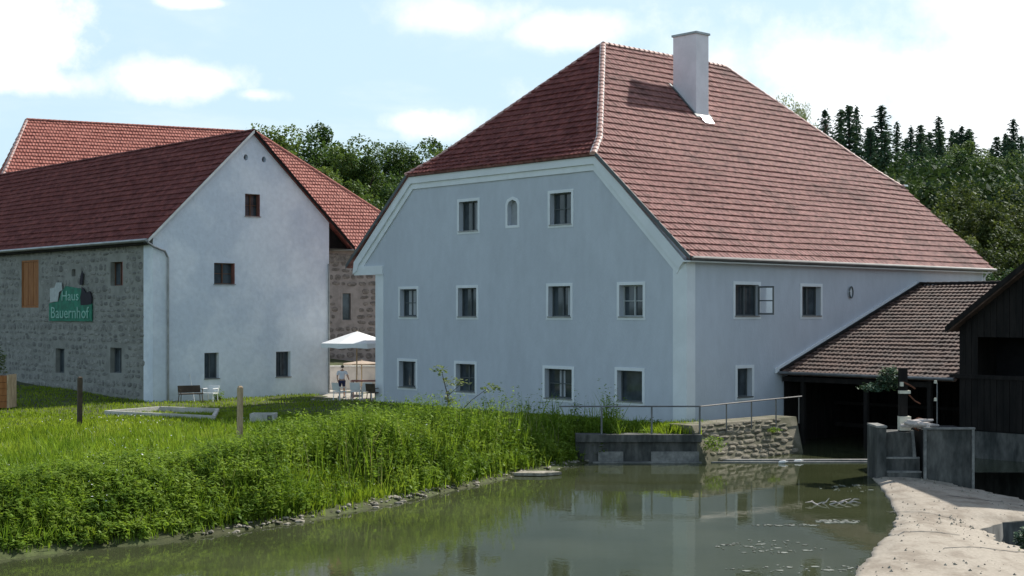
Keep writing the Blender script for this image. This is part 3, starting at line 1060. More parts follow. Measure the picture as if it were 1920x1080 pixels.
mb.prism([M(9.65, 6.95, KZ + (6.95 - 4.75) * sl + .10), M(10.3, 6.95, KZ + (6.95 - 4.75) * sl + .10), M(10.3, 7.25, KZ + (7.25 - 4.75) * sl + .14), M(9.65, 7.25, KZ + (7.25 - 4.75) * sl + .14)], (0, 0, .04))
mb.build('apron_flashing', MT['bright_sheet'], ch)
mb = MB()
cv = M(11.6, 8.45, KZ + (8.45 - 4.75) * sl + .1)
mb.tube([cv, cv + Vector((0, 0, .30))], .09, 8); mb.tube([cv + Vector((0, 0, .30)), cv + Vector((0, 0, .40))], [.15, .05], 8)
mb.build('roof_vent', MT['ridge_tile'], roof)

# lamp on the canal wall
q = M(11.15, 0, 0)
zl = (HY - 548) / FPX * q.y
lamp = thing('wall_lamp', M(11.15, -.02, zl), 'small dark oval lamp high on the mill wall above the lean-to roof', 'lamp')
mb = MB(); ring = []
for k in range(16):
    w_ = 2 * math.pi * k / 16
    ring.append(M(11.15 + .13 * math.cos(w_), -.07, zl + .24 * math.sin(w_)))
mb.tube(ring + [ring[0]], .035, 6, cap=False); mb.build('rim', MT['frame'], lamp)
mb = MB(); mb.prism([M(11.15 + .11 * math.cos(2 * math.pi * k / 12), -.05, zl + .21 * math.sin(2 * math.pi * k / 12)) for k in range(12)], V * .05); mb.build('lens', MT['trim'], lamp)

# ------------------------------------------------------------------ the white barn
barn = thing('barn', Bn(5, 10, -4.3), 'whitewashed gable barn with a rubble stone long side and dark red tile roof', 'building')
FBg = lambda a, z, d: Bn(a, d, z)             # white gable, plane v = 0
FBs = lambda a, z, d: Bn(d, a, z)             # stone side, plane u = 0
BR_U, BR_Z = 5.62, 9.32
BE_L, BE_R, BE_Z = -.35, 11.95, 3.52
BLEN = 36.0
bw = [(5.17, 4.93, 6.06, 6.08), (3.37, 1.43, 4.57, 2.50), (2.82, -3.31, 3.65, -2.02), (7.03, -3.36, 7.93, -2.04)]
vents = [(5.22, 7.93), (6.30, 7.90)]
vh = [[(a + .13 * math.cos(2 * math.pi * k / 10), z + .16 * math.sin(2 * math.pi * k / 10)) for k in range(10)] for a, z in vents]
slL = (BR_Z - BE_Z) / (BR_U - BE_L); slR = (BR_Z - BE_Z) / (BE_R - BR_U)
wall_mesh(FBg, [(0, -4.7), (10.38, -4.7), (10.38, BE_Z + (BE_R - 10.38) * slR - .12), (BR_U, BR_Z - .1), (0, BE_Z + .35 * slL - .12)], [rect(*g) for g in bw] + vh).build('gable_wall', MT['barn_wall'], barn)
for g in bw:
    w_ = window(barn, FBg, *g, surround=0, depth=.30, fm='frame_wood' if g[1] > 0 else 'frame', style='cross' if g[1] > 0 else 'double', sill=True)
    if g[1] > 0:
        mb = MB(); fbox(mb, FBg, g[2] - .05, g[2] - .003, g[1], g[3], .005, .28); mb.build('reveal_board', MT['reveal_red'], w_)
for a, z in vents:
    mb = MB(); mb.add([FBg(a + .13 * math.cos(2 * math.pi * k / 10), z + .16 * math.sin(2 * math.pi * k / 10), .3) for k in range(10)], [tuple(range(10))]); mb.build('vent', MT['dark'], barn)
# stone side
sh = (12.95, .27, 15.20, 2.93)
sw_ = [(3.10, 1.36, 4.42, 2.56), (9.72, -3.26, 10.80, -1.94), (3.24, -3.06, 4.46, -1.78)]
sv = (8.40, 1.92, 8.85, 2.30)
wall_mesh(FBs, [(.41, -4.7), (BLEN, -4.7), (BLEN, BE_Z + .2), (.41, BE_Z + .2)], [rect(*s_) for s_ in sw_] + [rect(*sh), rect(*sv)]).build('stone_wall', MT['mortar'], barn)
for g in sw_:
    w_ = window(barn, FBs, *g, surround=0, depth=.30, fm='frame_wood' if g[1] > 0 else 'frame', style='double', sill=False)
    if g[1] > 0:
        mb = MB(); fbox(mb, FBs, g[0] + .003, g[0] + .09, g[1], g[3], .005, .26); mb.build('reveal_board', MT['reveal_red'], w_)
mb = MB(); fbox(mb, FBs, *((sv[0], sv[2], sv[1], sv[3])), .30, .33); mb.build('vent', MT['dark'], barn)
mb = MB()
for (x0, x1, y0, y1) in ((sh[0], sh[2], sh[3] - .1, sh[3]), (sh[0], sh[2], sh[1], sh[1] + .1), (sh[0], sh[0] + .1, sh[1] + .1, sh[3] - .1), (sh[2] - .1, sh[2], sh[1] + .1, sh[3] - .1)):
    fbox(mb, FBs, x0, x1, y0, y1, .02, .12)
shut = mb.build('shutter', MT['wood_orange'], barn)
npl = 6
for k in range(npl):
    x0 = sh[0] + .11 + k * (sh[2] - sh[0] - .22) / npl
    mb = MB(); fbox(mb, FBs, x0 + .01, x0 + (sh[2] - sh[0] - .22) / npl - .015, sh[1] + .11, sh[3] - .11, .05 + .008 * (k % 2), .09); mb.build('plank', MT['wood_orange'], shut)


def blockS(a, z, w, h):
    z = z - 4.5
    for (x0, z0, x1, z1) in sw_ + [sh, sv]:
        if a + w / 2 > x0 - .06 and a - w / 2 < x1 + .06 and z + h / 2 > z0 - .05 and z - h / 2 < z1 + .05: return True
    return a < .95


smesh = [o for o in barn.children if o.name.startswith('stone_wall')][0]
rubble(smesh, Bn(0, 0, -4.5), V, Vector((0, 0, 1)), -U, 27, 7.7, blockS, MT['stone'], single=300, hr=(.22, .46), wr=(.28, .8), proud=.035, gap=.07)
mb = MB(); fbox(mb, FBs, -.02, .92, -4.6, 3.55, -.02, .0); mb.build('corner_plaster', MT['barn_wall'], barn)
mb = MB(); mb.box(Bn(9.98, .42, -4.7), U * .4, V * (BLEN - .5), (0, 0, 9.0)); mb.build('rear_wall', MT['barn_wall'], barn)
mb = MB(); mb.prism([Bn(0, BLEN, -4.7), Bn(10.38, BLEN, -4.7), Bn(10.38, BLEN, 4.8), Bn(BR_U, BLEN, BR_Z - .1), Bn(0, BLEN, 3.7)], V * -.35); mb.build('end_wall', MT['barn_wall'], barn)
bl = [Bn(BE_L, BLEN + .2, BE_Z), Bn(BE_L, -.16, BE_Z), Bn(BR_U, -.16, BR_Z), Bn(BR_U, BLEN + .2, BR_Z)]
brp = [Bn(BE_R, -.16, BE_Z), Bn(BE_R, BLEN + .2, BE_Z), Bn(BR_U, BLEN + .2, BR_Z), Bn(BR_U, -.16, BR_Z)]
mb = MB()
for pts in (bl, brp):
    p_, ex_ = deck(pts); mb.prism(p_, ex_)
broof = mb.build('roof', MT['tile'], barn)
lay_tiles(broof, tile_area(bl, V), MT['tile'], 300)
lay_tiles(broof, tile_area(brp, V), MT['tile'], 0)
cap_line(broof, Bn(BR_U, -.16, BR_Z + .03), Bn(BR_U, BLEN + .2, BR_Z + .03), cap_mesh(MT['tile'], r0=.13, r1=.11), lift=-.04)
mb = MB()
mb.box(Bn(BE_L, -.2, BE_Z - .12), V * .035, U * (BR_U - BE_L) + Vector((0, 0, BR_Z - BE_Z)), (0, 0, .16))
mb.build('verge_board', MT['mortar_white'], barn)
mb = MB(); mb.box(Bn(BR_U, -.2, BR_Z - .14), V * .035, U * (BE_R - BR_U) + Vector((0, 0, BE_Z - BR_Z)), (0, 0, .2)); mb.build('verge_board', MT['wood_dark'], barn)
mb = MB(); mb.box(Bn(10.4, .02, BE_Z - .08), V * 20, U * 1.5, (0, 0, .04)); mb.build('soffit', MT['wood_dark'], barn)
mb = MB(); mb.prism([Bn(10.39, .30, BE_Z - .02), Bn(11.85, .30, BE_Z - .02), Bn(10.39, .30, BE_Z + 1.36)], V * .05); mb.build('soffit_board', MT['wood_dark'], barn)
mb = MB(); mb.tube([Bn(BE_L - .09, -.2, BE_Z - .02), Bn(BE_L - .09, BLEN, BE_Z - .02)], .085, 8); mb.build('gutter', MT['sheet'], barn)
mb = MB(); mb.box(Bn(BE_L + .02, .02, BE_Z - .22), U * .33, V * BLEN, (0, 0, .06)); mb.build('soffit', MT['wood_dark'], barn)
mb = MB(); mb.tube([Bn(BE_L - .05, -.12, BE_Z - .1), Bn(-.05, -.14, BE_Z - .32), Bn(.55, -.13, BE_Z - .52), Bn(.74, -.11, BE_Z - .85), Bn(.74, -.11, -4.3)], .06, 8)
mb.build('downpipe', MT['reveal_red'] if False else MT['sheet'], barn)
mb = MB(); mb.tube([Bn(10.30, -.10, 2.6), Bn(10.30, -.10, -4.3)], .055, 8); mb.build('downpipe', MT['sheet'], barn)

# painted farm sign on the stone wall
SG = lambda a, z, d: Bn(-.10 + d, a, z)
s0, s1 = 11.40, 6.35     # left end, right end (v runs to the left)
sign = thing('farm_sign', SG(8.9, .2, 0), 'green farm sign with pale lettering on the stone barn wall', 'sign')
outl = [(11.40, -.46), (6.32, -.46), (6.32, .46), (6.9, .62), (7.5, .70), (7.5, 1.25), (9.4, 1.42), (9.9, 1.05), (10.2, .60), (11.40, .50)]
mb = MB(); mb.prism([SG(a, z, 0) for a, z in outl], U * .05); mb.build('board', MT['sign_green'], sign)
mb = MB(); mb.prism([SG(a, z, -.012) for a, z in [(11.25, .56), (10.3, .60), (10.15, 1.1), (9.75, 1.2), (9.85, 1.62), (10.5, 1.62), (10.7, 1.35), (11.25, 1.30)]], U * .03); mb.build('white_figure', MT['sign_white'], sign)
mb = MB(); mb.prism([SG(a, z, -.012) for a, z in [(7.55, .38), (6.35, .42), (6.30, .75), (6.5, 1.12), (7.0, 1.02), (7.2, 1.25), (7.45, 1.35), (7.5, 1.05), (7.62, .8)]], U * .03); mb.build('dark_figure', MT['sign_dark'], sign)
mb = MB(); mb.prism([SG(a, z, -.012) for a, z in [(7.7, 1.45), (7.35, 1.45), (7.3, 2.0), (7.42, 2.2), (7.6, 1.9)]], U * .03); mb.build('dark_finial', MT['sign_dark'], sign)


def lettering(txt, a_left, z, size, width):
    cu = bpy.data.curves.new('lettering', 'FONT')
    cu.body = txt; cu.size = size; cu.extrude = .012; cu.align_x = 'LEFT'; cu.resolution_u = 2
    cu.materials.append(MT['sign_letter'])
    tmp = bpy.data.objects.new('lettering_source', cu); COL.objects.link(tmp)
    bpy.context.view_layer.update()
    me = bpy.data.meshes.new_from_object(tmp.evaluated_get(bpy.context.evaluated_depsgraph_get()))
    bpy.data.objects.remove(tmp)
    me.materials.clear(); me.materials.append(MT['sign_letter'])
    o = bpy.data.objects.new('lettering', me); COL.objects.link(o)
    o.parent = sign
    bpy.context.view_layer.update()
    k = width / max(.01, o.dimensions.x)
    o.matrix_basis = Matrix.Translation(-Vector(sign.location)) @ frame(SG(a_left, z, -.02), -V * k, Vector((0, 0, 1)), -U)


lettering('Bauernhof', 11.15, -.30, .88, 4.5)
lettering('Haus', 9.85, .64, .75, 2.0)

# ------------------------------------------------------------------ the long hall behind (wing)
HS = 1.30      # how much deeper the hall stands than its first survey
A2 = Vector((-30.5, 87.5, 0)) * HS; E2 = Vector((-17.2, 93.6, 0)) * HS
e2 = (E2 - A2).normalized(); n2 = Vector((e2.y, -e2.x, 0))     # towards us
RZ2, EZ2 = 12.15 * HS, 3.95 * HS
run = 8.2 * HS
hall = thing('stone_hall', E2 - n2 * 3 + Vector((0, 0, -4.3)), 'long stone hall with an orange-red hipped roof behind the white barn', 'building')
Aw = A2 + n2 * run - e2 * 4.7; Ew = E2 + n2 * run + e2 * 13.2
Z = lambda p, z: Vector((p.x, p.y, z))
pa = [Z(Aw, EZ2), Z(Ew, EZ2), Z(E2, RZ2), Z(A2, RZ2)]
Ab = A2 - n2 * run - e2 * 4.7; Eb = E2 - n2 * run + e2 * 13.2
mb = MB()
for pts in (pa, [Z(Eb, EZ2), Z(Ab, EZ2), Z(A2, RZ2), Z(E2, RZ2)], [Z(Ab, EZ2), Z(Aw, EZ2), Z(A2, RZ2)], [Z(Ew, EZ2), Z(Eb, EZ2), Z(E2, RZ2)]):
    p_, ex_ = deck(pts); mb.prism(p_, ex_)
hroof = mb.build('roof', MT['tile_hall'], hall)
lay_tiles(hroof, tile_area(pa, e2), MT['tile_hall'], 0)
lay_tiles(hroof, tile_area([Z(Ab, EZ2), Z(Aw, EZ2), Z(A2, RZ2)], n2), MT['tile_hall'], 0)
capr = cap_mesh(MT['tile_hall'], r0=.19, r1=.13)
cap_line(hroof, Z(A2, RZ2), Z(E2, RZ2), capr, step=.42)
cap_line(hroof, Z(Aw, EZ2), Z(A2, RZ2), capm, step=.42, mortar=MT['mortar_white'])
cap_line(hroof, Z(Ew, EZ2), Z(E2, RZ2), capr, step=.42)
Wo = Aw + n2 * -.5 + e2 * .5
wl = (Ew - Aw).length - 1.0
FH = lambda a, z, d: Z(Wo + e2 * a - n2 * d, z)


def on_hall(px):
    # a coordinate of pixel column px on the hall's front wall
    r = ray(px, HY); den = r.x * n2.x + r.y * n2.y
    t = (Wo.x * n2.x + Wo.y * n2.y) / den
    return (Vector((r.x * t, r.y * t, 0)) - Wo).dot(e2), r.y * t


am, dm = on_hall(650)
zpx = lambda y, d: (HY - y) / FPX * d
hwin = (am - .36, zpx(600, dm), am + .36, zpx(550, dm))
hdoor = (am + 1.5, -4.8, am + 2.7, zpx(665, dm))
wall_mesh(FH, [(0, -4.8), (wl, -4.8), (wl, EZ2), (0, EZ2)], [rect(*hwin)]).build('front_wall', MT['mortar_pale'], hall)
mb = MB(); mb.box(FH(0, -4.8, .42), e2 * wl, -n2 * 19, (0, 0, 9.6)); mb.build('rear_walls', MT['mortar_pale'], hall)
window(hall, FH, *hwin, surround=.16, depth=.3, style='single', surm='mortar_pale', sill=False)
hw = [o for o in hall.children if o.name.startswith('front_wall')][0]


def blockH(a, z, w, h):
    z -= 4.5
    return a + w / 2 > hwin[0] - .2 and a - w / 2 < hwin[2] + .2 and z + h / 2 > hwin[1] - .15 and z - h / 2 < hwin[3] + .15


rubble(hw, FH(0, -4.5, 0), e2, Vector((0, 0, 1)), n2, wl, 9.3, blockH, MT['stone_red'], single=300, hr=(.42, .66), wr=(.45, .98), proud=.07, gap=.11,
       region=lambda a, z: am - 7 < a < am + 9)
mb = MB(); mb.tube([Z(Aw + n2 * .1, EZ2 - .02), Z(Ew + n2 * .1, EZ2 - .02)], .10, 8); mb.build('gutter', MT['gutter'], hall)
mb = MB(); mb.box(FH(am - 5, zpx(490, dm) - .1, -.02), e2 * 12, n2 * .10, (0, 0, .6)); mb.build('wall_plate', MT['stone_red'], hall)
# low plastered terrace wall in the yard
tw_y = at(620, 700, 79.0)
tw = thing('terrace_wall', (-8.9, 79.6, -4.36), 'low pale plastered wall across the yard behind the parasols', 'wall')
mb = MB(); mb.box((-14.5, 79.6, -4.4), (12.5, 0, 0), (0, .35, 0), (0, 0, 1.28)); mb.build('wall_face', MT['plaster_warm'], tw)
mb = MB(); mb.box((-14.6, 79.5, -3.117), (12.7, 0, 0), (0, .55, 0), (0, 0, .07)); mb.build('coping', MT['concrete_pale'], tw)

# ------------------------------------------------------------------ lean-to over the mill race
shed = thing('lean_to', M(11, -5, MILL_Z), 'open lean-to with a brown tiled roof against the mill\'s canal wall', 'shed')
SE_U, SE_Z, SR_U, SR_Z = 5.9, -2.50, 16.8, 1.28
VEND = -8.05
sp = [M(SE_U, -.06, SE_Z), M(SE_U, VEND, SE_Z), M(SR_U, VEND, SR_Z), M(SR_U, -.06, SR_Z)]
sb = [M(SR_U, -.06, SR_Z), M(SR_U, VEND, SR_Z), M(22.4, VEND, -.8), M(22.4, -.06, -.8)]
mb = MB()
for pts in (sp, sb):
    p_, ex_ = deck(pts); mb.prism(p_, ex_)
sroof = mb.build('roof', MT['tile_brown'], shed)
lay_tiles(sroof, tile_area(sp, V, .21), MT['tile_brown'], 300)
cap_line(sroof, M(SR_U, -.1, SR_Z + .06), M(SR_U, VEND, SR_Z + .06), cap_mesh(MT['wood_dark']), step=.4)
mb = MB(); mb.box(M(SE_U - .05, -.10, SE_Z + .02), V * -.13, U * (SR_U - SE_U) + Vector((0, 0, SR_Z - SE_Z)), (0, 0, .12)); mb.build('verge_flashing', MT['wood_dark'], shed)
mb = MB(); mb.box(M(SE_U - .25, -.012, SE_Z - .02), V * -.07, U * (SR_U - SE_U) + Vector((0, 0, SR_Z - SE_Z)), (0, 0, .20)); mb.build('wall_flashing', MT['trim'], shed)
mb = MB(); mb.tube([M(SE_U - .08, -.1, SE_Z), M(SE_U - .08, VEND, SE_Z)], .06, 8); mb.build('gutter', MT['rail'], shed)
mb = MB(); mb.box(M(SE_U + .15, -.1, SE_Z - .36), U * .18, V * -6.9, (0, 0, .2)); mb.build('eave_beam', MT['wood_dark'], shed)
for vv in (-1.0, -4.0, -6.8):
    mb = MB(); mb.box(M(SE_U + .16, vv, -6.2), U * .16, V * -.16, (0, 0, 3.36 + .35)); mb.build('post', MT['wood_dark'], shed)
# plank back wall inside
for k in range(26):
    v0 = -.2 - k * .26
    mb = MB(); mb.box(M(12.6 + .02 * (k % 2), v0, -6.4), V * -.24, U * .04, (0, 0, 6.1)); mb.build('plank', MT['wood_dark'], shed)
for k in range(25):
    mb = MB(); mb.box(M(6.25 + k * .26, -.03, -6.4), U * .245, V * -(.04 + .012 * (k % 2)), (0, 0, 3.75 + .0901 * k)); mb.build('plank', MT['wood_dark'], shed)  # added dark boards over the mill wall stand in for shade under the roof
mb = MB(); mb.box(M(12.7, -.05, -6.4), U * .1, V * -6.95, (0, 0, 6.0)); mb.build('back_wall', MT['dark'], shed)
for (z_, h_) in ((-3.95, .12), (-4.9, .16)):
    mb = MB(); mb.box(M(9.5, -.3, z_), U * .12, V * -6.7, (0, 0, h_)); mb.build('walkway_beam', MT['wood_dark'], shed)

# ------------------------------------------------------------------ dark timber barn on the right
tb = thing('timber_barn', M(9, -16, MILL_Z), 'dark timber-boarded barn with a tiled gable roof at the right edge', 'barn')
GU = 6.05
def onG(x, y):
    r = ray(x, y); t = (M(GU, 0, 0).dot(U)) / (Vector((r.x, r.y, 0)).dot(U)); p = r * t
    return (p - C0).dot(V), p.z
ev, ez_ = onG(1786, 616)
rv, rz = onG(1925, 503)
slp = (rz - ez_) / (ev - rv)
apv = ev - 7.6; apz = ez_ + 7.6 * slp
FT = lambda a, z, d: M(GU + d, a, z)
wv = ev - .30
ov0, oz1 = onG(1838, 632)
_, oz0 = onG(1880, 706)
op = [(ov0, oz0), (ov0 - 4.4, oz0), (ov0 - 4.4, oz1), (ov0, oz1)]
# plank cladding, one board each
nb = 46; bwid = .25
k = 0
a = wv
while a > apv - 5.9 and k < 60:
    a2 = a - bwid
    mid = (a + a2) / 2
    top = ez_ + (ev - mid) * slp - .12 if mid > apv else apz - (apv - mid) * slp - .12
    dd = .012 * (k % 2)
    segs = [(-4.35, top)]
    if ov0 > mid > ov0 - 4.4: segs = [(-4.35, oz0 - .1), (min(oz1, top - .1), top)]
    for z0_, z1_ in segs:
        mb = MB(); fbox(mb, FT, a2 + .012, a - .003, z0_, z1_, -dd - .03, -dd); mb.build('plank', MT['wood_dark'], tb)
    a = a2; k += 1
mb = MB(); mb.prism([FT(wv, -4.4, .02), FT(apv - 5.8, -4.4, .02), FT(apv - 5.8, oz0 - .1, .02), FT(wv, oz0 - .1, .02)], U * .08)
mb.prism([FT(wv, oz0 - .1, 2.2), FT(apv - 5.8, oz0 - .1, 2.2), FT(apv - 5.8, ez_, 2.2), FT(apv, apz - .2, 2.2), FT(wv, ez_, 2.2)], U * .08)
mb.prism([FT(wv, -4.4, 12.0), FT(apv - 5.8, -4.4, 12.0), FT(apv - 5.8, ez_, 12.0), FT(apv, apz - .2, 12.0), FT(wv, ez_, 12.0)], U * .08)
mb.build('shade_lining', MT['dark'], tb)  # near-black sheets stand in for the unlit inside and keep sun out
mb = MB(); fbox(mb, FT, ov0 - 4.6, ov0 + 1.2, oz0 - .12, oz0 + .03, -.10, .1); mb.build('cross_beam', MT['wood_dark'], tb)
mb = MB(); mb.box(FT(wv, -6.9, .0), V * -14, U * .5, (0, 0, 2.5)); mb.build('foundation', MT['concrete_dark'], tb)
mb = MB(); mb.box(FT(wv, -6.9, .5), V * -.3, U * 12, (0, 0, 6.2)); mb.build('side_wall', MT['wood_dark'], tb)
tl = [FT(ev, ez_, 12.5), FT(ev, ez_, -.45), FT(apv, apz, -.45), FT(apv, apz, 12.5)]
tr_ = [FT(2 * apv - ev, ez_, -.45), FT(2 * apv - ev, ez_, 12.5), FT(apv, apz, 12.5), FT(apv, apz, -.45)]
mb = MB()
for pts in (tl, tr_):
    p_, ex_ = deck(pts, .14); mb.prism(p_, ex_)
troof = mb.build('roof', MT['tile_brown'], tb)
lay_tiles(troof, tile_area(tl, U), MT['tile_brown'], 0)
mb = MB(); mb.box(FT(ev + .03, ez_ - .14, -.50), U * .04, V * (apv - ev) + Vector((0, 0, apz - ez_)), (0, 0, .22)); mb.build('verge_board', MT['wood_dark'], tb)

# ------------------------------------------------------------------ canal walls, sill, railing
cwall = thing('canal_wall', (4.8, 50.2, WATER), 'dark concrete canal wall in front of the mill gable', 'wall')
mb = MB(); mb.box((2.3, 50.1, -7), (4.5, 0, 0), (0, .5, 0), (0, 0, 2.35)); mb.build('wall_face', MT['concrete_dark'], cwall)
mb = MB(); mb.box((2.3, 49.98, -4.65), (4.52, 0, 0), (0, .8, 0), (0, 0, .26)); mb.build('cap_beam', MT['concrete_dark'], cwall)
mb = MB(); mb.box((3.1, 50.02, -5.35), (.9, 0, 0), (0, .1, 0), (0, 0, .35)); mb.box((5.0, 50.04, -5.4), (1.75, 0, 0), (0, .08, 0), (0, 0, .40)); mb.build('patch_panel', MT['concrete'], cwall)

bk = thing('stone_embankment', M(3, -3, WATER), 'sunlit sloping stone bank with moss below the mill\'s canal railing', 'wall')
bu0, bu1 = -2.72, 3.0
def bat(t, k):   # k 0 foot, 1 top
    return M(bu0 + t * (bu1 - bu0) + (.0 if k == 0 else .6 * t), (-3.35, -2.55)[k], (WATER - .2, -4.08)[k])
mb = MB()
mb.hexa([bat(0, 0), bat(1, 0), bat(1, 0) + V * 1.9, bat(0, 0) + V * 1.9, bat(0, 1), bat(1, 1), bat(1, 1) + V * 1.1, bat(0, 1) + V * 1.1])
core = mb.build('bank_core', MT['bank_mortar'], bk)
fo, ft = bat(0, 0), bat(0, 1)
ez3 = (ft - fo); hh = ez3.length; ez3 = ez3.normalized()
en3 = U.cross(ez3).normalized()
rubble(core, fo, U, ez3, en3, (bu1 - bu0), hh + .1, lambda a, z, w, h: z > hh - .02, MT['bank_stone'], single=300, hr=(.13, .26), wr=(.28, .8), proud=.06, gap=.03, name='bank_stone')

sill = thing('race_sill', (9, 50.4, WATER), 'thin concrete sill just above the water across the mill race', 'sill')
mb = MB(); mb.box((6.7, 50.35, -5.65), (7.2, 0, 0), (0, .25, 0), (0, 0, .33)); mb.build('sill_beam', MT['concrete'], sill)
mb = MB(); mb.box((2.9, 49.95, -5.6), (11.0, 0, 0), (0, .12, 0), (0, 0, .245)); mb.build('ledge', MT['concrete'], sill)

rail = thing('canal_railing', (4.8, 50.3, -4.4), 'thin dark iron handrail along the canal wall below the mill corner', 'railing')
zr = zpx(762, 50.3)
mb = MB(); mb.tube([(1.7, 50.3, zr), (6.78, 50.3, zr)], .030, 6); mb.build('handrail', MT['rail'], rail)
for px in (1128, 1222, 1312):
    X = (px - 960) / FPX * 50.3
    mb = MB(); mb.cbox((X, 50.3, (zr - 4.5) / 2), (.06, 0, 0), (0, .06, 0), (0, 0, zr + 4.5)); mb.build('rail_post', MT['rail'], rail)
rail2 = thing('galvanised_railing', M(1, -2.7, -4.2), 'pale galvanised railing rising along the stone embankment to the lean-to', 'railing')
def onC(x, y, v0=-2.75):
    r = ray(x, y); P = M(0, v0, 0); t = P.dot(V) / Vector((r.x, r.y, 0)).dot(V); return r * t
pr = [onC(1313, 762), onC(1400, 753), onC(1503, 743)]
mb = MB(); mb.tube(pr, .028, 6); mb.build('handrail', MT['gutter'], rail2)
for px, py in ((1362, 757), (1409, 752.5), (1455, 748), (1498, 743.5)):
    t_ = onC(px, py); mb = MB(); mb.tube([t_, Vector((t_.x, t_.y, t_.z - 1.05))], .028, 6); mb.build('rail_post', MT['gutter'], rail2)

# ------------------------------------------------------------------ sluice gate on the weir
gd = 44.9
def gx(px, d=gd): return (px - 960) / FPX * d
def gz(py, d=gd): return (HY - py) / FPX * d
pier = thing('sluice_pier', (gx(1685), gd, WATER), 'stepped dark concrete sluice pier at the head of the weir', 'pier')
mb = MB(); mb.box((gx(1644), gd, -7), (gx(1662) - gx(1644), 0, 0), (0, 1.2, 0), (0, 0, gz(802) + 7)); mb.build('pier_wall', MT['concrete_dark'], pier)
mb = MB(); mb.box((gx(1662), gd + .25, -7), (gx(1715) - gx(1662), 0, 0), (0, 1.1, 0), (0, 0, gz(812) + 7)); mb.build('gate_board', MT['concrete_dark'], pier)
for (y0, y1, dd) in ((858, 884, .16), (883, 910, .36)):
    mb = MB(); mb.box((gx(1662) + .003, gd + .25 - dd, -7), (gx(1726) - gx(1662), 0, 0), (0, dd - .003, 0), (0, 0, gz(y0) + 7 - .05)); st = mb.build('step', MT['concrete_dark'], pier)
    mb = MB(); mb.box((gx(1662) + .003, gd + .25 - dd, gz(y0) - .047), (gx(1726) - gx(1662), 0, 0), (0, dd - .003, 0), (0, 0, .05)); mb.build('sunlit_step_edge', MT['concrete'], st)  # sunlight on the step edge drawn as a paler strip
mb = MB(); mb.box((gx(1644) - .01, gd - .02, gz(802) + .003), (gx(1664) - gx(1644), 0, 0), (0, 1.2, 0), (0, 0, .06)); mb.build('coping', MT['concrete'], pier)  # paler concrete carries the sunlit top of the pier
mb = MB(); mb.hexa([(gx(1722), gd, -7), (gx(1731), gd, -7), (gx(1731), gd + .3, -7), (gx(1722), gd + .3, -7), (gx(1712), gd + .2, gz(808)), (gx(1717), gd + .2, gz(808)), (gx(1717), gd + .35, gz(808)), (gx(1712), gd + .35, gz(808))]); mb.build('sunlit_guide_rail', MT['concrete'], pier)  # slanting sunlit edge put in as paler concrete

box = thing('concrete_bulkhead', (gx(1775), gd, WATER), 'dark streaked concrete block with its sunlit top edge painted pale beside the sluice pier', 'bulkhead')
bx0, bx1 = gx(1728), gx(1822)
mb = MB(); mb.box((bx0 + .085, gd - .22, -7), (bx1 - bx0 - .17, 0, 0), (0, .12, 0), (0, 0, gz(805) + 7)); mb.build('wall_face', MT['concrete_dark'], box)
for x0 in (bx0, bx1 - .08):
    mb = MB(); mb.box((x0, gd - .28, -7), (.08, 0, 0), (0, .12, 0), (0, 0, gz(804) + 7)); mb.build('post', MT['concrete'], box)  # posts in paler concrete to colour in their sunlit edges
mb = MB(); mb.box((bx0 - .02, gd - .30, gz(804) + .003), (bx1 - bx0 + .04, 0, 0), (0, .16, 0), (0, 0, .06)); mb.build('sunlit_top_rail', MT['concrete'], box)  # sun along the top edge painted in with the paler concrete
mb = MB(); mb.box((bx0 + .06, gd - .1, -7), (bx1 - bx0 - .1, 0, 0), (0, 1.9, 0), (0, 0, gz(806) + 7)); mb.build('backing', MT['dark'], box)

gate = thing('gate_hoist', (gx(1690), gd + .6, gz(805)), 'weathered sluice hoist with a cream gearbox and rusty arms above the pier', 'sluice hoist')
d = gd + .6
mb = MB(); mb.box((gx(1687, d), d, gz(812, d)), (.26, 0, 0), (0, .2, 0), (0, 0, gz(690, d) - gz(812, d))); mb.build('post', MT['wood_dark'], gate)
mb = MB(); mb.box((gx(1686, d), d - .1, gz(807, d)), (.36, 0, 0), (0, .3, 0), (0, 0, .46)); mb.build('gearbox', MT['cream'], gate)
mb = MB(); mb.box((gx(1686, d), d - .06, gz(738, d)), (.36, 0, 0), (0, .2, 0), (0, 0, .10)); mb.build('cross_arm', MT['cream'], gate)
mb = MB(); mb.cbox((gx(1689, d), d - .1, gz(720, d)), (.10, 0, 0), (0, .1, 0), (0, 0, .14)); mb.build('lamp_head', MT['cream'], gate)
mb = MB(); mb.tube([(gx(1692, d), d, gz(716, d)), (gx(1706, d), d, gz(722, d)), (gx(1716, d), d, gz(729, d))], .03, 6); mb.tube([(gx(1704, d), d, gz(740, d)), (gx(1716, d), d, gz(752, d)), (gx(1726, d), d, gz(757, d))], .025, 6); mb.build('lever', MT['rust'], gate)
mb = MB()
wc = Vector((gx(1722, d), d - .1, gz(795, d)))
rg = [wc + Vector((.2 * math.cos(2 * math.pi * k / 14), 0, .2 * math.sin(2 * math.pi * k / 14))) for k in range(15)]
mb.tube(rg, .025, 6, cap=False)
for k in range(4): mb.tube([wc, rg[k * 3]], .018, 5)
mb.build('handwheel', MT['rust'], gate)
pole = thing('marker_pole', (gx(1757), gd + .5, gz(803)), 'thin pole with pale knobs standing right of the sluice hoist', 'pole')
d = gd + .5
mb = MB(); mb.tube([(gx(1757, d), d, gz(806, d)), (gx(1757, d), d, gz(718, d))], .022, 6); mb.build('shaft', MT['rail'], pole)
for py in (716, 749):
    mb = MB(); mb.tube([(gx(1754, d), d, gz(py + 3, d)), (gx(1754, d), d, gz(py - 3, d))], [.055, .045], 8); mb.build('knob', MT['cream'], pole)
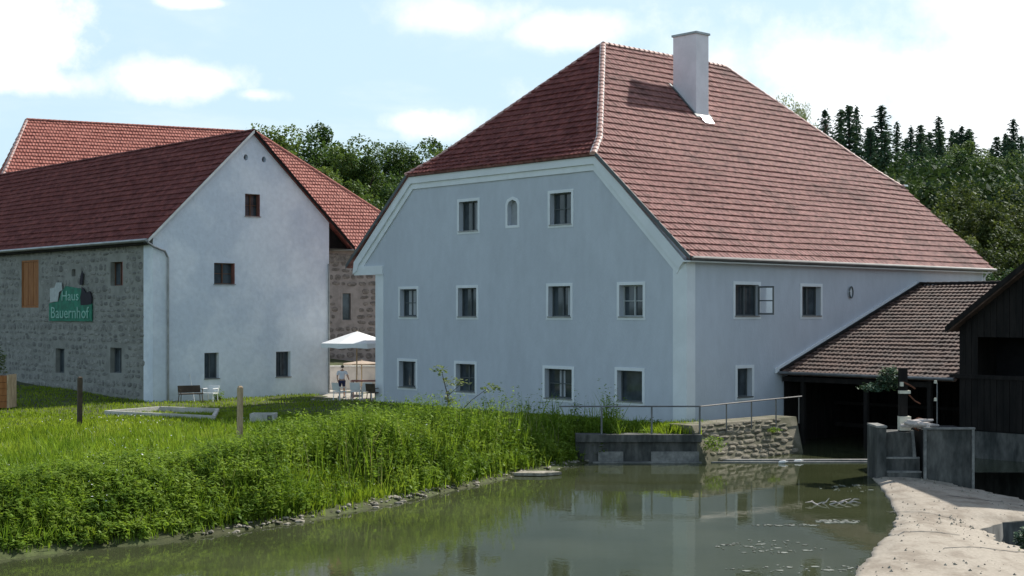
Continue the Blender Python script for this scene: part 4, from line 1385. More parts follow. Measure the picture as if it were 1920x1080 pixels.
dw = thing('driftwood', (gx(1728), gd + .1, gz(800)), 'bleached driftwood heap lodged on the sluice top by the gearbox', 'driftwood')
for k in range(6):
    x = gx(1712 + k * 5); a_ = random.uniform(-.5, .5)
    mb = MB(); p = Vector((x, gd - .1 + random.uniform(0, .3), gz(803) + .07 + .05 * (k % 4)))
    dv = Vector((math.cos(a_), random.uniform(-.4, .4), .35 * math.sin(a_ * 2)))
    mb.tube([p - dv * .35, p, p + dv * .42], [.05, .08, .03], 7); mb.build('branch', MT['driftwood'], dw)

# ------------------------------------------------------------------ lawn furniture and posts
def fence_post(px, ptop, pbase, wpx, label, m='wood_post'):
    d_ = 4.42 * FPX / (pbase - HY)
    for _ in range(4):
        d_ = -Hs((px - 960) / FPX * d_, d_) * FPX / (pbase - HY)
    x = (px - 960) / FPX * d_
    z0_ = Hs(x, d_); z1_ = zpx(ptop, d_); w_ = wpx / FPX * d_
    o = thing('fence_post', (x, d_, z0_), label, 'post')
    mb = MB(); c, s = math.cos(.55), math.sin(.55); h = w_ * .37
    q = [Vector((x + (i * c - j * s) * h, d_ + (i * s + j * c) * h, 0)) for i, j in ((-1, -1), (1, -1), (1, 1), (-1, 1))]
    sub = []
    mb.hexa([Z(p, z0_ - .4) for p in q] + [Z(p * 1.0 + Vector((.02, 0, 0)), z1_ - .02 * (i % 2)) for i, p in enumerate(q)])
    mb.build('shaft', MT[m], o)
    mb = MB(); mb.hexa([Z(p + Vector((.02, 0, 0)), z1_ - .0) for p in q] + [Z(p * .5 + Vector((x, d_, 0)) * .5 + Vector((.02, 0, 0)), z1_ + .04) for p in q]); mb.build('top', MT[m], o)
    return o


fence_post(449, 726, 866, 12, 'tan wooden fence post rising from the weeds before the white gable')
fence_post(149, 708, 802, 11, 'thin dark wooden fence post in the lawn before the stone wall', 'wood_bench')
d_ = 62.7
pl = thing('wooden_planter', (gx(-14, d_), d_, -4.35), 'orange-brown wooden planter cut off by the left edge of the lawn', 'planter')
for k in range(5):
    mb = MB(); z_ = zpx(765, d_) + k * .29
    mb.box((gx(-70, d_), d_ + .01 * (k % 2), z_), (gx(13, d_) - gx(-70, d_), 0, 0), (0, .9, 0), (0, 0, .275)); mb.build('plank', MT['wood_orange'], pl)
mb = MB(); mb.box((gx(13, d_) + .003, d_ - .02, zpx(765, d_)), (.10, 0, 0), (0, .95, 0), (0, 0, 1.5)); mb.build('corner_post', MT['wood_post'], pl)

# concrete frame lying in the grass
fr = thing('raised_bed', at(300, 780, 60), 'long low pale concrete edging of an empty bed in the lawn', 'garden bed')
def gpt(x, y, z_=-4.30): d_ = -z_ * FPX / (y - HY); return Vector(((x - 960) / FPX * d_, d_, z_))
fa, fb, fc, fd = gpt(198, 775), gpt(300, 767), gpt(408, 771), gpt(400, 785)
for p, q_ in ((fa, fb), (fb, fc), (fd, fa), (fc, fd)):
    dr = (q_ - p).normalized(); sd = Vector((-dr.y, dr.x, 0)) * .14
    mb = MB(); mb.box(Z(p, -4.6) - sd / 2, q_ - p, sd, (0, 0, .42)); mb.build('kerb', MT['concrete_pale'], fr)
bl_ = thing('concrete_block', gpt(490, 795), 'small hollow pale concrete block in the grass behind the tan post', 'block')
q0 = gpt(468, 795, -4.45)
mb = MB()
wB, dB, hB = gpt(514, 795, -4.45).x - q0.x, .7, .40
mb.box(q0, (wB, 0, 0), (0, .1, 0), (0, 0, hB)); mb.box(q0 + Vector((0, dB, 0)), (wB, 0, 0), (0, .1, 0), (0, 0, hB))
mb.box(q0 + Vector((0, .1, 0)), (.1, 0, 0), (0, dB - .1, 0), (0, 0, hB)); mb.box(q0 + Vector((wB - .1, .1, 0)), (.1, 0, 0), (0, dB - .1, 0), (0, 0, hB))
mb.build('ring_wall', MT['concrete_pale'], bl_)
mb = MB(); mb.box(q0 + Vector((wB * .72, -.012, .05)), (.18, 0, 0), (0, .01, 0), (0, 0, hB - .1)); mb.build('painted_hole', MT['concrete_dark'], bl_)  # flat dark plate on the face; the opening's shade is only colour


def chair(name, loc, rz, m, label, w=.5, seat=.43, back=.88, legs='leg', group=None, slats=0):
    t = thing(name, loc, label, 'chair' if 'chair' in name else 'bench', group)
    L = Vector(loc); cx_, sx_ = math.cos(rz), math.sin(rz)
    ex, ey = Vector((cx_, sx_, 0)), Vector((-sx_, cx_, 0))
    z = Vector((0, 0, 1))
    mb = MB(); mb.cbox(L + z * seat, ex * w, ey * .46, z * .045); mb.build('seat', m, t)
    mb = MB(); 
    mb.hexa([L + ex * a_ + ey * b_ + z * c_ for a_, b_, c_ in ((-w / 2, .20, seat + .05), (w / 2, .20, seat + .05), (w / 2, .235, seat + .05), (-w / 2, .235, seat + .05), (-w / 2, .30, back), (w / 2, .30, back), (w / 2, .335, back), (-w / 2, .335, back))])
    mb.build('backrest', m, t)
    for i, j in ((-1, -1), (1, -1), (1, 1), (-1, 1)):
        p = L + ex * (i * (w / 2 - .04)) + ey * (j * .19)
        mb = MB(); mb.tube([p + z * (seat - .02), p + ex * i * .03 + ey * j * .03 - z * .02], .022, 6); mb.build('leg', m, t)
    for i in (-1, 1):
        p = L + ex * (i * (w / 2 - .02))
        mb = MB(); mb.tube([p - ey * .2 + z * seat, p - ey * .2 + z * (seat + .22), p + ey * .24 + z * (seat + .22)], .02, 6); mb.build('armrest', m, t)
    return t


g0 = Bn(1.3, -1.3, 0); g0.z = Hs(g0.x, g0.y)
chair('garden_bench', g0, .5, MT['wood_bench'], 'dark brown wooden bench at the foot of the white gable', w=1.1, back=.82)
g1 = Bn(2.45, -1.2, 0); g1.z = Hs(g1.x, g1.y)
chair('garden_chair', g1, -.4, MT['white'], 'white plastic chair beside the dark bench at the white gable', w=.62, back=.8)
pp = thing('garden_cane', Bn(1.95, -.5, -4.35), 'thin pale cane leaning upright against the white gable by the bench', 'cane')
mb = MB(); mb.tube([Bn(1.98, -.5, -4.4), Bn(1.94, -.1, -3.05)], .022, 6); mb.build('rod', MT['white'], pp)
g3 = Bn(3.1, -.9, 0); g3.z = Hs(g3.x, g3.y)
ps = thing('potted_plant', g3, 'small dark leafy plant right of the white plastic chair', 'plant')

# yard: parasols, table, chairs, person
YZ = -4.36
def parasol(x, y, rim_r, rim_z, top_z, m, label, sides=8, val=.22):
    t = thing('parasol', (x, y, YZ), label, 'parasol')
    mb = MB(); mb.tube([(x, y, YZ), (x, y, top_z + .05)], .035, 8); mb.build('pole', MT['wood_post'], t)
    mb = MB(); mb.tube([(x, y, YZ), (x, y, YZ + .12)], [.32, .28], 12); mb.build('base', MT['concrete'], t)
    mb = MB()
    ring = [Vector((x + rim_r * math.cos(2 * math.pi * (k + .5) / sides), y + rim_r * math.sin(2 * math.pi * (k + .5) / sides), rim_z)) for k in range(sides)]
    c = Vector((x, y, top_z))
    mb.add([c] + ring, [(0, k + 1, (k + 1) % sides + 1) for k in range(sides)])
    mb.build('canopy', m, t)
    mb = MB()
    for k in range(sides):
        p, q_ = ring[k], ring[(k + 1) % sides]
        mb.add([p, q_, q_ - Vector((0, 0, val)), (p + q_) / 2 - Vector((0, 0, val * .8)), p - Vector((0, 0, val))], [(0, 1, 2, 3, 4)])
    mb.build('valance', m, t)
    for k in range(sides):
        mb = MB(); mb.tube([c - Vector((0, 0, .05)), ring[k] - Vector((0, 0, .03))], .012, 5); mb.build('rib', MT['wood_post'], t)
    return t


parasol(gx(669, 72), 72, 1.9, zpx(643, 72), zpx(621, 72), MT['canvas'], 'large white parasol in the gap between barn and mill', val=.26)
parasol(gx(678, 77), 77, 1.05, zpx(681, 77), zpx(676, 77), MT['canvas_tan'], 'low tan parasol under and behind the large white parasol', val=.08)
tx, ty = gx(688, 70.5), 70.5
tab = thing('garden_table', (tx, ty, YZ), 'long red-brown table under the white parasol', 'table')
mb = MB(); mb.cbox((tx, ty, zpx(714, 70.5)), (1.6, 0, 0), (0, .8, 0), (0, 0, .05)); mb.build('tabletop', MT['wood_table'], tab)
for i in (-1, 1):
    for j in (-1, 1):
        mb = MB(); mb.cbox((tx + i * .72, ty + j * .33, (YZ + zpx(714, 70.5)) / 2 - .02), (.05, 0, 0), (0, .05, 0), (0, 0, zpx(714, 70.5) - YZ - .05)); mb.build('leg', MT['wood_table'], tab)
chair('garden_chair', (gx(668, 69.4), 69.4, YZ), 3.0, MT['white'], 'white garden chair pushed to the red table, left of its pair')
chair('garden_chair', (gx(688, 69.5), 69.5, YZ), 3.3, MT['white'], 'white garden chair at the red table next to the mill corner')
chair('garden_chair', (gx(637, 69.2), 69.2, YZ), 2.4, MT['white'], 'white garden chair in front of the person in the yard')
chair('garden_chair', (gx(699, 68.3), 68.3, YZ), 2.8, MT['wood_bench'], 'dark brown chair partly hidden by the mill corner')


def skin_obj(name, pts, edges, radii, m, parent, lvl=2, rootv=0):
    off = root_loc(parent) if parent is not None else Vector((0, 0, 0))
    me = bpy.data.meshes.new(name)
    me.from_pydata([tuple(Vector(p) - off) for p in pts], edges, [])
    me.materials.append(m)
    o = bpy.data.objects.new(name, me); COL.objects.link(o)
    if parent is not None: o.parent = parent
    md = o.modifiers.new('skin', 'SKIN')
    for i, r in enumerate(radii):
        sv_ = me.skin_vertices[0].data[i]
        sv_.radius = r if isinstance(r, tuple) else (r, r)
        sv_.use_root = (i == rootv)
    md.use_smooth_shade = True
    s_ = o.modifiers.new('sub', 'SUBSURF'); s_.levels = lvl; s_.render_levels = lvl
    return o


def person():
    px_, d_ = 641, 71.2
    X = gx(px_, d_)
    t = thing('person', (X, d_, YZ), 'person with dark hair in a white shirt and navy shorts by the parasol', 'person')
    k = .95
    def P(x, y, z): return Vector((X + x * k, d_ + y * k, YZ + z * k))
    hips = P(0, 0, .93)
    pts = [hips, P(0, 0, 1.08), P(.01, -.02, 1.25), P(.02, -.03, 1.40), P(.03, -.04, 1.50), P(.035, -.05, 1.58),
           P(-.10, 0, .88), P(-.13, .03, .50), P(-.14, .10, .10), P(-.15, -.04, .03),
           P(.10, 0, .88), P(.12, -.05, .50), P(.13, -.0, .10), P(.14, -.14, .03),
           P(-.19, -.02, 1.40), P(-.25, .0, 1.14), P(-.20, -.16, .94), P(-.17, -.22, .87),
           P(.22, -.04, 1.39), P(.33, -.10, 1.16), P(.40, -.28, 1.02), P(.42, -.35, .98)]
    edges = [(0, 1), (1, 2), (2, 3), (3, 4), (4, 5), (0, 6), (6, 7), (7, 8), (8, 9), (0, 10), (10, 11), (11, 12), (12, 13), (3, 14), (14, 15), (15, 16), (16, 17), (3, 18), (18, 19), (19, 20), (20, 21)]
    rad = [(.13, .10), (.12, .09), (.14, .10), (.12, .09), .05, .05, .085, .055, .04, .035, .085, .055, .04, .035, .055, .043, .033, .03, .055, .043, .033, .03]
    skin_obj('body', pts, edges, rad, MT['skin'], t)
    hc = P(.04, -.05, 1.66)
    skin_obj('head', [hc + Vector((0, 0, -.06)), hc, hc + Vector((0, 0, .07))], [(0, 1), (1, 2)], [.06, .085, .06], MT['skin'], t)
    skin_obj('hair', [hc + Vector((0, -.02, -.06)), hc + Vector((0, -.015, .02)), hc + Vector((0, -.01, .085))], [(0, 1), (1, 2)], [.07, .105, .075], MT['hair'], t)
    skin_obj('shirt', [P(0, 0, .96), P(0, 0, 1.1), P(.01, -.02, 1.27), P(.02, -.03, 1.41), P(-.19, -.02, 1.40), P(-.235, 0, 1.2), P(.22, -.04, 1.39), P(.30, -.08, 1.22)],
             [(0, 1), (1, 2), (2, 3), (3, 4), (4, 5), (3, 6), (6, 7)], [(.16, .125), (.15, .115), (.165, .12), (.14, .10), .075, .065, .075, .065], MT['shirt'], t)
    skin_obj('shorts', [P(0, 0, .95), P(-.10, 0, .86), P(-.12, .02, .58), P(.10, 0, .86), P(.115, -.04, .58)], [(0, 1), (1, 2), (0, 3), (3, 4)], [(.15, .12), .105, .085, .105, .085], MT['shorts'], t)
    for sx_, yy in ((-.15, .02), (.14, -.08)):
        mb = MB(); mb.cbox(P(sx_, yy, .04), (.10, 0, 0), (0, .26, 0), (0, 0, .08)); mb.build('shoe', MT['frame'], t)


person()

# ------------------------------------------------------------------ grass, weeds, shore stones
def leaf_mesh_np(P, L, g, flat=.6):
    n = len(P)
    a = g.uniform(0, 2 * math.pi, n); dr = g.uniform(-flat, flat, n)
    D = np.stack([np.cos(a) * np.cos(dr), np.sin(a) * np.cos(dr), np.sin(dr)], -1)
    S = np.stack([-np.sin(a), np.cos(a), g.uniform(-.7, .7, n)], -1)
    S /= np.linalg.norm(S, axis=1)[:, None]
    L = L[:, None]
    V_ = np.stack([P - D * L * .5, P + S * L * .36, P + D * L * .5, P - S * L * .36], 1).reshape(-1, 3)
    return V_, np.arange(n * 4).reshape(-1, 4)


def in_frame(x, y, m=60):
    px = 960 + FPX * x / y
    return (px > -m) & (px < 1920 + m)


def blades(name, n, xr, yr, dens, hfun, wfun, m, lean=.35, seed=1, segs=2, label=None, cat=None):
    """upright curved blades scattered where dens(x, y) in 0..1 says so"""
    g = np.random.default_rng(seed)
    x = g.uniform(*xr, n); y = g.uniform(*yr, n)
    keep = in_frame(x, y) & (g.uniform(0, 1, n) < dens(x, y))
    x, y = x[keep], y[keep]; n = len(x)
    z = H(x, y) - .03
    h = hfun(x, y) * g.uniform(.55, 1.15, n); w = wfun(n, g)
    a = g.uniform(0, 2 * math.pi, n); la = g.uniform(0, 2 * math.pi, n); ln = g.uniform(0, lean, n) * h
    dx, dy = np.cos(a) * w / 2, np.sin(a) * w / 2
    lx, ly = np.cos(la) * ln, np.sin(la) * ln
    vs = []
    for t, ww in ((0, 1.0), (.5, .8), (1.0, .12))[:segs + 1] if segs == 2 else ((0, 1.0), (1.0, .15)):
        cxx, cyy, czz = x + lx * t * t, y + ly * t * t, z + h * (t - .12 * t * t)
        vs.append(np.stack([cxx - dx * ww, cyy - dy * ww, czz], -1)); vs.append(np.stack([cxx + dx * ww, cyy + dy * ww, czz], -1))
    k = len(vs)
    V_ = np.stack(vs, 1).reshape(-1, 3)
    base = np.arange(n)[:, None] * k
    F_ = np.concatenate([base + np.array([[2 * i, 2 * i + 1, 2 * i + 3, 2 * i + 2]]) for i in range(k // 2 - 1)], 0)
    o = np_mesh(name, V_, F_, m, kind='stuff')
    if label: tag(o, label, cat)
    return o


def sdist(x, y):
    return np.where(in_poly(x, y, RIVER), -1.0, bank_dist(x, y))


def noise2(x, y, s, ph=0.0):
    return .5 + .5 * (np.sin(x * s + 2.1 * np.sin(y * s * .7 + ph)) * np.cos(y * s * 1.1 + 1.7 * np.sin(x * s * .6 + ph * 2)))


def built(x, y):
    p = x - C0.x; q = y - C0.y
    a = p * U.x + q * U.y; b = p * V.x + q * V.y
    m1 = (a > -.1) & (b > -.1) & (b < 20)
    p = x - B0.x; q = y - B0.y
    a = p * U.x + q * U.y; b = p * V.x + q * V.y
    m2 = (a > -.05) & (b > -.05) & (a < 10.5)
    m3 = (x > -10.2) & (y > 69.4)
    return m1 | m2 | m3


def weed_zone(x, y):
    """tall growth: a belt along the water, broad and dense at the far right end, patchy at the left"""
    d = sdist(x, y)
    t = np.clip((x + 12) / 10, 0, 1)
    width = 5.4 + 1.4 * noise2(x, y, .5) - .8 * t
    a = np.clip(d / .45, 0, 1) * np.clip((width - d) / 1.4, 0, 1)
    # a small clearing of short grass by the water
    clear = np.exp(-(((x + 4.6) / 2.4) ** 2 + ((y - 39.0) / 2.2) ** 2)) * (d < 2.2)
    vl = (x - C0.x) * V.x + (y - C0.y) * V.y; ul = (x - C0.x) * U.x + (y - C0.y) * U.y
    shade = (vl > .3) & (ul > -11.5)
    return a * (1 - .9 * np.clip(clear * 1.6, 0, 1)) * (d > 0) * np.where(shade, .10, 1.0)


def weed_h(x, y):
    t = np.clip((x + 8.4) / 2.6, 0, 1)
    clump = .60 + .58 * noise2(x, y, 1.5, .8) * (0.6 + .4 * noise2(x, y, 3.7, 1.9))
    edge = np.clip(sdist(x, y) / 1.2, .42, 1)
    return (.74 + 1.14 * t) * clump * edge * np.clip(1.3 - sdist(x, y) / (13 - 6 * t), .22, 1.1)


def open_land(x, y):
    return (sdist(x, y) > .25) & ~built(x, y)


# lawn, short, with rougher meadow grass toward the water
blades('lawn_grass', 330000, (-36, 8), (32, 76), lambda x, y: open_land(x, y) * np.clip(.35 + .65 * (y < 60), 0, 1),
       lambda x, y: np.where(y < 52, .22 + .22 * noise2(x, y, .9, .3), .12 + .07 * noise2(x, y, .8)), lambda n, g: g.uniform(.03, .07, n), MT['lawn'], seed=3, segs=1, lean=.6,
       label='short green lawn grass around the buildings', cat='grass')
blades('meadow_grass', 110000, (-20, 5), (29, 53), lambda x, y: (sdist(x, y) > .3) * ~built(x, y) * (.25 + .75 * noise2(x, y, .7, 2.)) * np.clip(1.2 - sdist(x, y) / 14, 0, 1),
       lambda x, y: .38 + .30 * noise2(x, y, 1.1, 4.), lambda n, g: g.uniform(.018, .04, n), MT['weed'], seed=4, lean=.55,
       label='rough knee-high meadow grass behind the bank weeds', cat='grass')
blades('bank_weeds', 115000, (-20, 4), (28.5, 54), weed_zone, weed_h, lambda n, g: g.uniform(.018, .042, n), MT['weed'], seed=5, lean=.38,
       label='dense tall green weeds along the river bank', cat='weeds')
blades('shore_grass', 40000, (-22, 4), (25, 52), lambda x, y: (sdist(x, y) > .08) & (sdist(x, y) < 1.3), lambda x, y: .16 + .30 * noise2(x, y, 2.1, 5.) * np.clip(sdist(x, y), 0, 1), lambda n, g: g.uniform(.02, .04, n), MT['lawn'], seed=6, lean=.7,
       label='low bright grass at the water\'s edge', cat='grass')


def leafy(name, n, xr, yr, dens, hfun, m, seed, leaves=15, ls=(.07, .15), label=None, cat=None):
    """leafy stems: small kite-shaped leaves set round each stem"""
    g = np.random.default_rng(seed)
    x = g.uniform(*xr, n); y = g.uniform(*yr, n)
    keep = in_frame(x, y) & (g.uniform(0, 1, n) < dens(x, y))
    x, y = x[keep], y[keep]; n = len(x)
    z = H(x, y); h = hfun(x, y) * g.uniform(.75, 1.12, n)
    X = np.repeat(x, leaves); Y = np.repeat(y, leaves); Zb = np.repeat(z, leaves); Hh = np.repeat(h, leaves)
    N_ = len(X)
    t = g.uniform(.12, 1.0, N_) ** .8
    lx = np.repeat(g.normal(0, .10, n), leaves) * t * Hh; ly = np.repeat(g.normal(0, .10, n), leaves) * t * Hh
    P = np.stack([X + lx + g.normal(0, .03, N_), Y + ly + g.normal(0, .03, N_), Zb + t * Hh], -1)
    a = g.uniform(0, 2 * math.pi, N_); L = g.uniform(*ls, N_) * (1.25 - .6 * t); dr = g.uniform(-.7, .45, N_)
    D = np.stack([np.cos(a) * np.cos(dr), np.sin(a) * np.cos(dr), np.sin(dr)], -1)
    S = np.stack([-np.sin(a), np.cos(a), g.uniform(-.4, .4, N_)], -1) * .24
    V_ = np.stack([P, P + (D * .45 + S) * L[:, None], P + D * L[:, None], P + (D * .45 - S) * L[:, None]], 1).reshape(-1, 3)
    F_ = np.arange(N_ * 4).reshape(-1, 4)
    o = np_mesh(name, V_, F_, m, kind='stuff')
    if label: tag(o, label, cat)
    return o


MT['leafweed'] = leafmat('leafy_weeds', [(.08, .15, .022), (.175, .265, .036), (.26, .35, .065)], scale=.8, trans=.45, fscale=6, gloss=.015)
leafy('leafy_weeds', 44000, (-20, 4), (28.5, 54), lambda x, y: weed_zone(x, y) * (.35 + .65 * noise2(x, y, 1.3, 7.)), lambda x, y: weed_h(x, y) * .98, MT['leafweed'], 8, leaves=20, ls=(.10, .22),
      label='leafy nettles and herbs among the tall bank weeds', cat='weeds')
leafy('corner_growth', 700, (1.0, 7.0), (50.8, 53.6), lambda x, y: (~built(x, y)) * np.clip((6.2 - x) / 3, 0, 1), lambda x, y: .26 + .16 * noise2(x, y, 2.), MT['leafweed'], 9, leaves=22, ls=(.10, .2),
      label='green weeds behind the railing at the mill corner', cat='weeds')
blades('wall_foot_grass', 9000, (1.0, 7.5), (50.7, 54), lambda x, y: (~built(x, y)) * 1.0, lambda x, y: .22 + .12 * noise2(x, y, 2.), lambda n, g: g.uniform(.02, .04, n), MT['lawn'], seed=12, segs=1,
       label='short grass between canal wall and mill', cat='grass')

MT['straw'] = leafmat('dry_grass_stalks', [(.26, .24, .12), (.34, .31, .17), (.42, .38, .24)], scale=.8, trans=.4, gloss=.01)
blades('seeding_grass', 5200, (-20, 3), (29, 52), lambda x, y: (sdist(x, y) > .5) * ~built(x, y) * (.15 + .85 * (noise2(x, y, .8, 3.) > .55)) * np.clip(1.3 - sdist(x, y) / 11, 0, 1),
       lambda x, y: np.maximum(weed_h(x, y) * 1.08, .55), lambda n, g: g.uniform(.010, .022, n), MT['straw'], seed=15, lean=.3,
       label='thin straw-coloured seeding grass stalks over the bank weeds', cat='grass')
g_ = np.random.default_rng(77)
n_ = 2600
fx, fy = g_.uniform(-18, 3, n_), g_.uniform(30, 56, n_)
k_ = (sdist(fx, fy) > .6) & ~built(fx, fy) & (noise2(fx, fy, .9, 6.) > .62)
fx, fy = fx[k_], fy[k_]
P_ = np.stack([fx, fy, H(fx, fy) + np.maximum(weed_h(fx, fy) * weed_zone(fx, fy) * g_.uniform(.7, 1.05, len(fx)), .28)], -1)
V_, F_ = leaf_mesh_np(P_, g_.uniform(.035, .07, len(fx)), g_)
tag(np_mesh('meadow_flowers', V_, F_, MT['flower'], kind='stuff'), 'scattered tiny white meadow flowers in the bank growth', 'flowers')


def pebbles():
    g = random.Random(4)
    vs, fs = [], []
    ico = [(0, 0, 1), (.9, 0, .35), (.28, .86, .35), (-.73, .53, .35), (-.73, -.53, .35), (.28, -.86, .35), (.73, .53, -.3), (-.28, .86, -.3), (-.9, 0, -.3), (-.28, -.86, -.3), (.73, -.53, -.3)]
    fi = [(0, 1, 2), (0, 2, 3), (0, 3, 4), (0, 4, 5), (0, 5, 1), (1, 6, 2), (2, 7, 3), (3, 8, 4), (4, 9, 5), (5, 10, 1), (6, 7, 2), (7, 8, 3), (8, 9, 4), (9, 10, 5), (10, 6, 1)]
    for i in range(len(BANK) - 1):
        (x0, y0), (x1, y1) = BANK[i], BANK[i + 1]
        if y1 < 27 or x1 < -6.5: continue
        L = math.hypot(x1 - x0, y1 - y0); nx_, ny_ = -(y1 - y0) / L, (x1 - x0) / L
        for k in range(int(L * 15)):
            t = g.random(); off = g.gauss(.10, .13)
            if g.random() > .35 + .6 * (math.sin((x0 + t * (x1 - x0)) * 1.7) > -.3): continue
            r = g.choice([.025, .035, .05, .05, .09])
            x = x0 + t * (x1 - x0) + nx_ * off; y = y0 + t * (y1 - y0) + ny_ * off
            z = max(Hs(x, y), WATER) + r * .1
            a = g.uniform(0, 6.28); k0 = len(vs); sx_, sy_, sz = r * g.uniform(.8, 2.0), r * g.uniform(.7, 1.2), r * g.uniform(.35, .7)
            for vx, vy, vz in ico:
                vs.append((x + math.cos(a) * vx * sx_ - math.sin(a) * vy * sy_, y + math.sin(a) * vx * sx_ + math.cos(a) * vy * sy_, z + vz * sz))
            fs.extend([(p + k0, q_ + k0, r_ + k0) for p, q_, r_ in fi])
    mb = MB(); mb.v = vs; mb.f = fs
    tag(mb.build('shore_stones', MT['pebble'], kind='stuff'), 'pale pebbles along the bank waterline', 'pebbles')


pebbles()
sl_ = thing('shore_slab', at(1005, 893, 45.5), 'flat pale stone slab lying at the far end of the waterline', 'stone')
p = at(1005, 890, 46.3); p.z = WATER + .02
mb = MB(); mb.prism([p + Vector(q_) for q_ in ((-.75, -.35, 0), (.2, -.5, 0), (.85, -.1, 0), (.6, .25, 0), (-.5, .2, 0))], (0, .02, .09)); mb.build('slab', MT['pebble'], sl_)


# floating scraps, driftwood sprigs and foam
def wpt(px, py): d_ = -WATER * FPX / (py - HY); return Vector(((px - 960) / FPX * d_, d_, WATER))


def scum(label, px, py, wx, wy, n, seed):
    g = random.Random(seed); mb = MB()
    c = wpt(px, py)
    for k in range(n):
        a = g.uniform(0, 6.28); r = math.sqrt(g.random())
        x, y = c.x + math.cos(a) * r * wx, c.y + math.sin(a) * r * wy
        s = g.choice([.012, .02, .03, .06]) * g.uniform(.7, 1.3); ss = s * g.uniform(.8, 1.8); m_ = 7
        pts = [(x + ss * math.cos(6.28 * i / m_) * g.uniform(.6, 1.1), y + s * math.sin(6.28 * i / m_) * g.uniform(.6, 1.3), WATER + .012) for i in range(m_)]
        mb.prism(pts, (0, 0, -.014))
    tag(mb.build('foam_patch', MT['foam'], kind='stuff'), label, 'foam')


scum('dense streak of pale foam near the weir', 1570, 978, .60, .30, 110, 1)
scum('scattered foam flecks at the lower middle of the water', 1445, 1025, 1.3, 1.0, 90, 2)
scum('thin foam line left of the dense streak', 1470, 985, .9, .14, 60, 3)
scum('foam flecks at the bottom edge of the water', 1500, 1068, 1.6, .5, 45, 5)
scum('sparse flecks before the dark lean-to', 1590, 915, .9, 1.0, 30, 6)


def sprig(px, py, label, n, seed, s=.35):
    g = random.Random(seed); c = wpt(px, py)
    t = thing('floating_twig', c, label, 'twig')
    for k in range(n):
        a = g.uniform(-.5, .5) + (math.pi if k % 2 else 0); L = s * g.uniform(.6, 1.2)
        q_ = c + Vector((g.uniform(-.25, .25), g.uniform(-.15, .15), 0))
        mb = MB(); mb.tube([q_ + Vector((0, 0, -.01)), q_ + Vector((math.cos(a) * L * .5, math.sin(a) * L * .5, g.uniform(.03, .10))), q_ + Vector((math.cos(a) * L, math.sin(a) * L, g.uniform(0, .16)))], [.022, .018, .008], 5)
        mb.build('twig', MT['driftwood'], t)


sprig(1545, 945, 'pale forked twig floating left of its neighbour before the sluice', 5, 1)
sprig(1587, 943, 'pale forked twig floating nearer the sluice pier', 5, 2)
for (px, py, lab) in ((1467, 866, 'small white scrap floating at the foot of the stone bank'), (1496, 864, 'larger white scrap floating before the mill race sill')):
    c = wpt(px, py + 3)
    o = thing('floating_bottle', c, lab, 'bottle')
    mb = MB(); mb.tube([c + Vector((-.14, 0, .03)), c + Vector((-.10, 0, .04)), c + Vector((.10, .0, .06)), c + Vector((.14, 0, .065)), c + Vector((.20, 0, .07))], [.03, .055, .055, .025, .02], 8)
    mb.build('shell', MT['white'], o)

# ------------------------------------------------------------------ single plants
def small_shrub(o, c, rx, rz, n, m, seed, ls=.10, name='foliage'):
    g = np.random.default_rng(seed)
    d_ = g.normal(size=(n, 3)); d_ /= np.linalg.norm(d_, axis=1)[:, None]
    r = g.uniform(.45, 1.05, n)[:, None] * (1 + .22 * np.sin(d_[:, :1] * 5 + seed) * np.cos(d_[:, 2:3] * 6))
    P = np.array(c)[None] + d_ * r * np.array([rx, rx, rz])[None]
    V_, F_ = leaf_mesh_np(P, g.uniform(.6, 1.3, n) * ls, g)
    return np_mesh(name, V_, F_, m, o)


def stem(o, pts, r, m=None, name='stem'):
    mb = MB(); mb.tube(pts, r, 6); return mb.build(name, m or MT['bark'], o)


# sapling standing before the mill gable
d_ = 46.6
sx_ = gx(842, d_); zb_ = Hs(sx_, d_)
sap = thing('sapling', (sx_, d_, zb_), 'young sapling with three airy leaf tufts rising before the mill gable', 'sapling')
top = Vector((gx(829, d_), d_, gz(700, d_)))
stem(sap, [(sx_, d_, zb_), (gx(840, d_), d_, gz(745, d_)), top], [.03, .022, .012])
stem(sap, [(gx(840, d_), d_, gz(742, d_)), (gx(862, d_), d_, gz(722, d_))], [.016, .008], name='branch')
stem(sap, [(sx_, d_, zb_ + .9), (gx(885, d_), d_ + .1, gz(750, d_)), (gx(915, d_), d_ + .1, gz(728, d_))], [.018, .012, .008], name='branch')
for (px, py, rx, rz, n, sd) in ((823, 692, .28, .20, 46, 1), (846, 716, .34, .16, 46, 2), (868, 718, .2, .14, 20, 3), (918, 727, .36, .17, 50, 4), (842, 745, .22, .28, 40, 5)):
    small_shrub(sap, (gx(px, d_), d_, gz(py, d_)), rx, rz, n, MT['broadleaf_pale'], sd, ls=.15, name='leaf_tuft')
# planter shrub
o = thing('planter_shrub', (gx(0, 62.9), 63.1, -4.35), 'bright green leafy shrub rising above the orange planter at left', 'shrub')
small_shrub(o, (gx(-8, 63), 63.1, gz(680, 63)), .45, .75, 500, MT['broadleaf_pale'], 6, ls=.14)
small_shrub(ps, g3 + Vector((0, 0, .25)), .28, .28, 240, MT['leafweed'], 7, ls=.1)
mb = MB(); mb.tube([g3, g3 + Vector((0, 0, .16))], [.10, .13], 10); mb.build('pot', MT['wood_bench'], ps)
